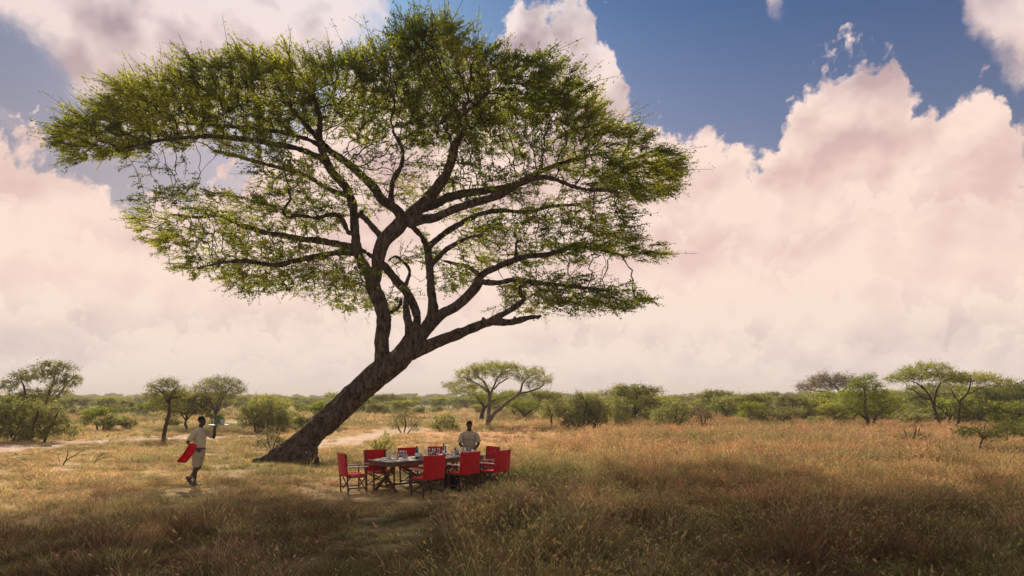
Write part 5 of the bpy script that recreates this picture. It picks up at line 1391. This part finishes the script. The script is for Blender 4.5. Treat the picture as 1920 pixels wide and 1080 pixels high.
    T('acacia_tree', 'bright fresh green broad acacia standing out on the far plain', 'tree', (1362, 785), [[(1362,785,2.6,0),(1361,774,2.2,0),(1355,764,1.5,0),(1345,756,1,0)], [(1362,776,2,0),(1374,764,1.4,0),(1390,757,1,0)]],
      [(1362,753,32,10,34),(1350,762,24,9,28),(1388,762,24,7,28),(1362,772,18,8,20,0,120)], M_LEAFG, M_BARKD, 121, natt=620, leafpx=1.9, nleaf=12)
    T('acacia_tree', 'low flat grey green acacia on a thin trunk, left of its twin', 'tree', (1440, 798), [[(1440,798,1.7,0),(1439,787,1.4,0),(1430,780,.9,0)], [(1440,790,1.2,0),(1450,781,.9,0)]],
      [(1438,775,34,7,32),(1424,782,20,5,22)], M_LEAFO, M_BARKD, 122, natt=330, leafpx=1.8, nleaf=8)
    T('acacia_tree', 'low flat grey green acacia on a short trunk, right of its twin', 'tree', (1469, 795), [[(1469,795,1.8,0),(1469,787,1.4,0),(1478,780,.9,0)], [(1469,789,1.2,0),(1460,781,.9,0)]],
      [(1480,773,30,8,30),(1466,780,22,5,24)], M_LEAFO, M_BARKD, 123, natt=330, leafpx=1.8, nleaf=8)
    # --- right
    T('acacia_tree', 'brown twiggy umbrella tree arching above the bushes on the right', 'tree', (1566, 782),
      [[(1566,782,3.2,0),(1566,762,3,0),(1564,746,2.8,0),(1556,738,2.2,0),(1540,734,1.7,0),(1520,731,1.2,0)], [(1565,750,2.4,0),(1572,736,2,0),(1566,724,1.5,0),(1550,715,1.1,0)], [(1568,745,2.2,0),(1580,732,1.7,0),(1592,722,1.2,0)]],
      [(1556,710,40,8,40),(1520,724,26,8,30),(1592,714,20,9,24),(1548,722,40,7,36),(1506,738,14,8,18)], M_LEAFB, M_BARKD, 124, natt=1300, leafpx=1.9, nleaf=9)
    T('acacia_tree', 'bushy light green tree with a short double trunk, left of the leaning umbrella tree', 'tree', (1631, 804),
      [[(1629,804,4,0),(1627,788,3.3,0),(1622,768,2.4,0),(1622,745,1.8,0),(1620,725,1.2,0)], [(1634,804,3.6,0),(1640,785,2.6,0),(1652,770,1.8,0),(1668,760,1.1,0)], [(1628,790,2.4,0),(1612,775,1.8,0),(1596,766,1.1,0)]],
      [(1620,722,34,14,34),(1600,740,28,12,30),(1640,742,32,12,32),(1660,758,30,9,30),(1600,762,28,9,30),(1632,770,42,9,36),(1628,708,18,6,20)], M_LEAFG, M_BARKD, 125, natt=1250, leafpx=2.1, nleaf=10, flat=.35)
    T('acacia_tree', 'umbrella acacia with a dark trunk leaning left and wide flat yellow green top', 'tree', (1766, 806),
      [[(1766,806,3.4,0),(1760,790,3,0),(1754,772,2.6,0),(1750,758,2.4,0),(1744,745,1.9,0),(1736,733,1.5,.3),(1728,722,1.1,.5)], [(1752,762,2.2,0),(1753,745,1.9,0),(1756,732,1.5,-.3),(1764,720,1.1,-.5)], [(1746,750,1.6,0),(1728,742,1.3,0),(1712,732,1.1,0),(1702,727,.9,0)], [(1738,734,1.2,0),(1722,722,1,1),(1708,715,.8,1)]],
      [(1735,692,44,7,40),(1700,706,38,7,36),(1768,704,40,7,36),(1730,703,56,7,44),(1690,715,24,5,26),(1740,686,26,4,26),(1780,712,30,5,30)], M_LEAFY, M_BARKD, 126, natt=1150, leafpx=2.0, nleaf=10)
    T('acacia_tree', 'second umbrella acacia with a straight dark trunk and flat crown reaching right', 'tree', (1794, 806),
      [[(1793,806,3,0),(1796,788,2.6,0),(1797,770,2.3,0),(1800,752,2,0),(1812,740,1.6,0),(1819,728,1.3,0),(1820,716,1,0)], [(1800,756,1.5,0),(1790,742,1.2,0),(1782,728,.9,0)], [(1812,740,1.3,0),(1832,730,1,.5),(1850,722,.8,.5)]],
      [(1825,706,46,6,40),(1855,714,34,5,32),(1800,714,34,5,32),(1882,716,18,4,22)], M_LEAFY, M_BARKD, 127, natt=760, leafpx=2.0, nleaf=9)
    T('thorn_bush', 'dense dark thicket behind the two umbrella acacias', 'bush', (1858, 796),
      [[(1840,796,3,0),(1836,770,2.2,0),(1828,745,1.4,0)], [(1865,797,3,0),(1872,770,2.2,0),(1880,742,1.3,0)], [(1890,796,3,0),(1900,770,2,0),(1910,748,1.2,0)]],
      [(1850,752,40,26,44),(1895,744,44,28,44),(1865,778,56,16,50),(1925,738,30,24,40),(1925,760,30,28,40),(1812,772,28,16,34)], M_LEAFD, M_BARKD, 128, natt=1200, leafpx=2.4, nleaf=12, flat=.2)
    T('thorn_bush', 'spiky half dead thorn bush with bare arching stems in the right hand grass', 'bush', (1716, 838),
      [[(1716,838,1.8,0),(1714,820,1.5,0),(1717,800,.8,0)], [(1714,838,1.6,0),(1702,822,1.2,.2),(1694,806,.7,.3)], [(1718,838,1.6,0),(1728,822,1.2,-.2),(1742,816,.7,-.3)], [(1712,838,1.5,0),(1694,828,1,-.3),(1676,832,.6,-.5)], [(1719,838,1.4,0),(1722,818,1,.3),(1725,803,.6,.4)]],
      [(1718,820,18,14,18),(1695,822,18,10,18),(1736,822,14,10,16)], M_LEAFD, M_BARKD, 129, natt=260, leafpx=2.4, nleaf=3, flat=.1, jit=.45)
    T('acacia_tree', 'wide spreading thorn sapling with a thin black stem near the right edge', 'tree', (1836, 850),
      [[(1836,850,1.9,0),(1838,836,1.6,0),(1843,822,1.3,0),(1858,812,1,.3),(1880,806,.8,.5),(1905,800,.6,.7)], [(1842,824,1.1,0),(1834,812,.9,-.3),(1820,803,.7,-.5),(1802,802,.5,-.6)], [(1843,822,1,0),(1846,806,.8,.2),(1850,792,.6,.3)]],
      [(1880,806,48,10,44),(1905,796,34,9,34),(1850,818,40,8,40),(1815,812,28,8,30),(1930,812,30,14,34)], M_LEAFD, M_BARKD, 130, natt=620, leafpx=2.3, nleaf=6, flat=.3, jit=.4)
    # --- bare sticks and logs on the ground
    def sticks(label, base, stems, cat='branch', name='dead_branch'):
        f = Frame(*base); mb = MB()
        o = thing(name, label, cat, f.loc)
        for s in stems:
            nd = polyline_nodes(f.stem(s), .08); w = np.array([mnoise.noise_vector(Vector(p[:3]) * 4) for p in nd]) * .03; w[0] = 0
            mb.tube([p[:3] + q for p, q in zip(nd, w)], [float(p[3]) for p in nd], n=6)
        mb.build('wood', M_BARKD, o, smooth=True)
    sticks('forked dry branch lying in straw grass at the left', (118, 872), [[(118,874,1.4,0),(124,862,1.2,0),(128,851,.8,.1),(127,843,.5,.1)], [(123,863,1,0),(136,856,.8,.2),(148,850,.6,.3),(158,842,.4,.3)], [(112,872,.9,0),(112,864,.7,0),(108,852,.4,0)]])
    sticks('thin dry twig sticking out of the grass between branch and walking man', (176, 868), [[(176,869,.9,0),(184,858,.7,0),(196,848,.4,.2)], [(180,863,.6,0),(190,860,.5,.1),(198,857,.3,.1)]])
    sticks('small fallen log lying along the left dirt track', (84, 838), [[(72,838,1.6,0),(84,836.5,2,0),(96,837,1.6,0)], [(80,836,.9,0),(78,832,.6,0)]], 'log', 'fallen_log')
    sticks('short dark tree stump beside the slanting small acacia', (313, 828), [[(313,829,2.6,0),(312,825,2.2,0),(314,821,.9,0)], [(309,829,1.6,0),(308,826,.9,0)]], 'stump', 'tree_stump')
    sticks('dark stub of a post on the orange plain right of the standing man', (961, 809), [[(961,810,1.3,0),(961,806,1.2,0),(962,802,.9,0)]], 'post', 'wooden_post')

# ------------------------------------------------------------------ the crowd of bushes over the plain
def bush_protos():
    U = {}
    def umb(seed, h, w, lm, bm, n=330, leaf=.17):
        r = np.random.default_rng(seed); st = []; pd = []
        lean = r.normal(0, .08) * h
        for k in range(4):
            a = k * 1.57 + r.random(); R = w * r.uniform(.25, .42)
            st.append([(0, 0, -.1, .09), (lean * .5, 0, h * .25, .075), (lean + math.cos(a) * R * .4, math.sin(a) * R * .4, h * .55, .05), (lean + math.cos(a) * R, math.sin(a) * R, h * .82, .025)])
        for k in range(6):
            a = r.random() * 6.28; R = w * r.uniform(.0, .33); pd.append((lean + math.cos(a) * R, math.sin(a) * R, h * r.uniform(.80, .95), w * r.uniform(.2, .32), w * r.uniform(.2, .3), h * r.uniform(.06, .10), 1))
        for k in range(3):
            a = r.random() * 6.28; pd.append((lean + math.cos(a) * w * .22, math.sin(a) * w * .22, h * r.uniform(.3, .6), w * .2, w * .2, h * .13, .45))
        return joined_mesh('acacia', gen_tree(seed, st, pd, n, .32, .46, .009, leaf * 1.2, 14, .45, flat=.5, spread=.2, maxr=.12, sprigs=(2, 4)), bm, lm)
    def bush(seed, h, w, lm, bm, n=330, leaf=.15, nl=10):
        r = np.random.default_rng(seed); st = []; pd = []
        for k in range(5):
            a = r.random() * 6.28; R = w * r.uniform(.1, .32); st.append([(math.cos(a) * .15, math.sin(a) * .15, -.1, .06), (math.cos(a) * R * .5, math.sin(a) * R * .5, h * .4, .045), (math.cos(a) * R, math.sin(a) * R, h * .75, .02)])
        for k in range(7):
            a = r.random() * 6.28; R = w * r.uniform(.0, .3); pd.append((math.cos(a) * R, math.sin(a) * R, h * r.uniform(.35, .8), w * r.uniform(.15, .3), w * r.uniform(.15, .3), h * r.uniform(.15, .26), 1))
        return joined_mesh('bush', gen_tree(seed, st, pd, n, .28, .42, .008, leaf * 1.2, nl + 4, .35, flat=.15, spread=.17, maxr=.06, sprigs=(2, 4)), bm, lm)
    return {
     'grey green umbrella acacia': [umb(201, 4.2, 6.5, M_LEAFO, M_BARKD), umb(202, 3.6, 5.2, M_LEAFO, M_BARK2), umb(203, 4.8, 7.5, M_LEAFO, M_BARKD, 280)],
     'bright green acacia': [umb(211, 3.6, 5.5, M_LEAFG, M_BARKD), umb(212, 3.0, 4.6, M_LEAFG, M_BARKD)],
     'yellow green acacia': [umb(221, 4.0, 6.0, M_LEAFY, M_BARK2), umb(222, 3.2, 5.0, M_LEAFY, M_BARKD)],
     'olive bush': [bush(231, 2.4, 3.6, M_LEAFO, M_BARK2), bush(232, 3.0, 3.6, M_LEAFO, M_BARKD), bush(233, 1.9, 3.0, M_LEAFO, M_BARK2)],
     'pale dry bush': [bush(241, 1.6, 2.6, M_LEAFP, M_BARK2, 180, .12, 6), bush(242, 2.1, 2.8, M_LEAFP, M_BARK2, 180, .12, 6)],
     'dark green bush': [bush(251, 2.6, 3.8, M_LEAFD, M_BARKD), bush(252, 2.0, 3.2, M_LEAFD, M_BARKD)],
     'leafless brown tree': [umb(261, 4.0, 6.0, M_LEAFB, M_BARKD, 240, .10)],
    }

def plain_bushes():
    pr = bush_protos(); r = np.random.default_rng(77)
    kinds = list(pr); placed = []
    clear = [(914, 800, 60), (304, 829, 40), (1766, 806, 60), (1631, 804, 60), (1836, 850, 80), (1716, 838, 40), (1362, 785, 40)]
    prob = np.array([.28, .13, .10, .24, .11, .11, .03])
    rows = [(44, 60, 26, .55), (60, 85, 96, .66), (85, 130, 160, .68), (130, 220, 210, .75)]
    for y0, y1, n, sc in rows:
        c = 0; tries = 0
        while c < n and tries < 4000:
            tries += 1
            Y = math.sqrt(r.uniform(y0 * y0, y1 * y1)); px = r.uniform(-160, 2080); x = (px - 960) / F * Y; py = HY + F * H / Y
            if Y < 60 and 620 < px < 1320: continue
            if Y < 56 and (px > 1330 and px < 1560): continue
            if Y < 68 and 640 < px < 1060: continue
            if Y < 60 and 200 < px < 480 and r.random() < .3: continue
            if any(abs(px - a) < w * 50 / Y and Y < b_ for (a, _, w), b_ in ((k, F * H / (k[1] - HY) + 6) for k in clear)): continue
            if track_mask(np.array([x]), np.array([Y]))[0] > .2: continue
            dmin = 1.4 if Y < 85 else 2.2
            if any((x - q[0]) ** 2 + (Y - q[1]) ** 2 < dmin * dmin for q in placed): continue
            if fbm(np.array([x * .05]), np.array([Y * .03]), 97, 3)[0] < (.40 if Y > 85 else .36): continue
            placed.append((x, Y)); c += 1
            p = prob.copy()
            if px > 1500: p[1] += .15; p[2] += .05
            if px < 600: p[3] += .12; p[5] += .05
            k = kinds[r.choice(len(kinds), p=p / p.sum())]
            if Y < 60 and 'acacia' in k and r.random() < .6: k = 'olive bush'
            me = pr[k][r.integers(len(pr[k]))]
            o = link('thorn_bush' if 'bush' in k else 'acacia_tree', me)
            s = sc * r.uniform(.62, 1.15) * (1.35 if px > 1540 and Y < 130 else 1.0); sz = s * r.uniform(.8, 1.1)
            if Y > 120: s *= 1.1
            o.location = (x, Y, float(ground_z(np.array([x]), np.array([Y]))[0]) - .03); o.rotation_euler = (0, 0, r.random() * 6.28); o.scale = (s * 1.15, s * 1.15, sz)
            zone = 'in front thicket' if Y < 60 else 'in middle thicket' if Y < 85 else 'in rear thicket' if Y < 130 else 'near the horizon'
            side = 'left of the leaning trunk' if px < 600 else 'behind the table' if px < 1130 else 'right of the table' if px < 1500 else 'at the far right'
            art = 'small ' if s < .55 else ''
            tag(o, '%s%s standing %s %s' % (art, k, zone, side), 'bush' if 'bush' in k else 'tree', '%s%s %s %s' % (art, k, zone, side))
    print('plain bushes', len(placed))
    # the wooded plain beyond: nobody could count it
    n = 7000
    Y = np.sqrt(r.uniform(215 ** 2, 1500 ** 2, n) * 1.0); Y = np.where(r.random(n) < .55, r.uniform(215, 650, n), Y)
    x = r.uniform(-.86, .86, n) * Y
    keep = fbm(x * .012, Y * .006, 99, 3) > np.where(Y < 700, .33, .25); x = x[keep]; Y = Y[keep]; n = len(x)
    protos = [pr[k][0] for k in ('grey green umbrella acacia', 'bright green acacia', 'olive bush', 'dark green bush', 'leafless brown tree', 'grey green umbrella acacia', 'yellow green acacia')]
    s = r.uniform(.5, .95, n) * (1 + .45 * (Y > 500))
    scatter('far_woodland', 'grey green acacia woodland covering the plain up to the horizon', np.stack([x, Y, ground_z(x, Y) - .05], 1),
            np.stack([np.zeros(n), np.zeros(n), r.random(n) * 6.28], 1), np.stack([s, s, s * r.uniform(.7, 1.1, n)], 1), np.ones((n, 3)) * .2, protos, cat='woodland')
build_world()
build_light_camera()
build_ground()
build_grass()
build_big_acacia()
table(); chairs(); tableware()
walker((-7.93, 17.3, ground_z(np.array([-7.93]), np.array([17.3]))[0]), -.10)
waiter((-1.19, 19.0, -.06), math.radians(-86))
traced_trees()
plain_bushes()
build_haze()
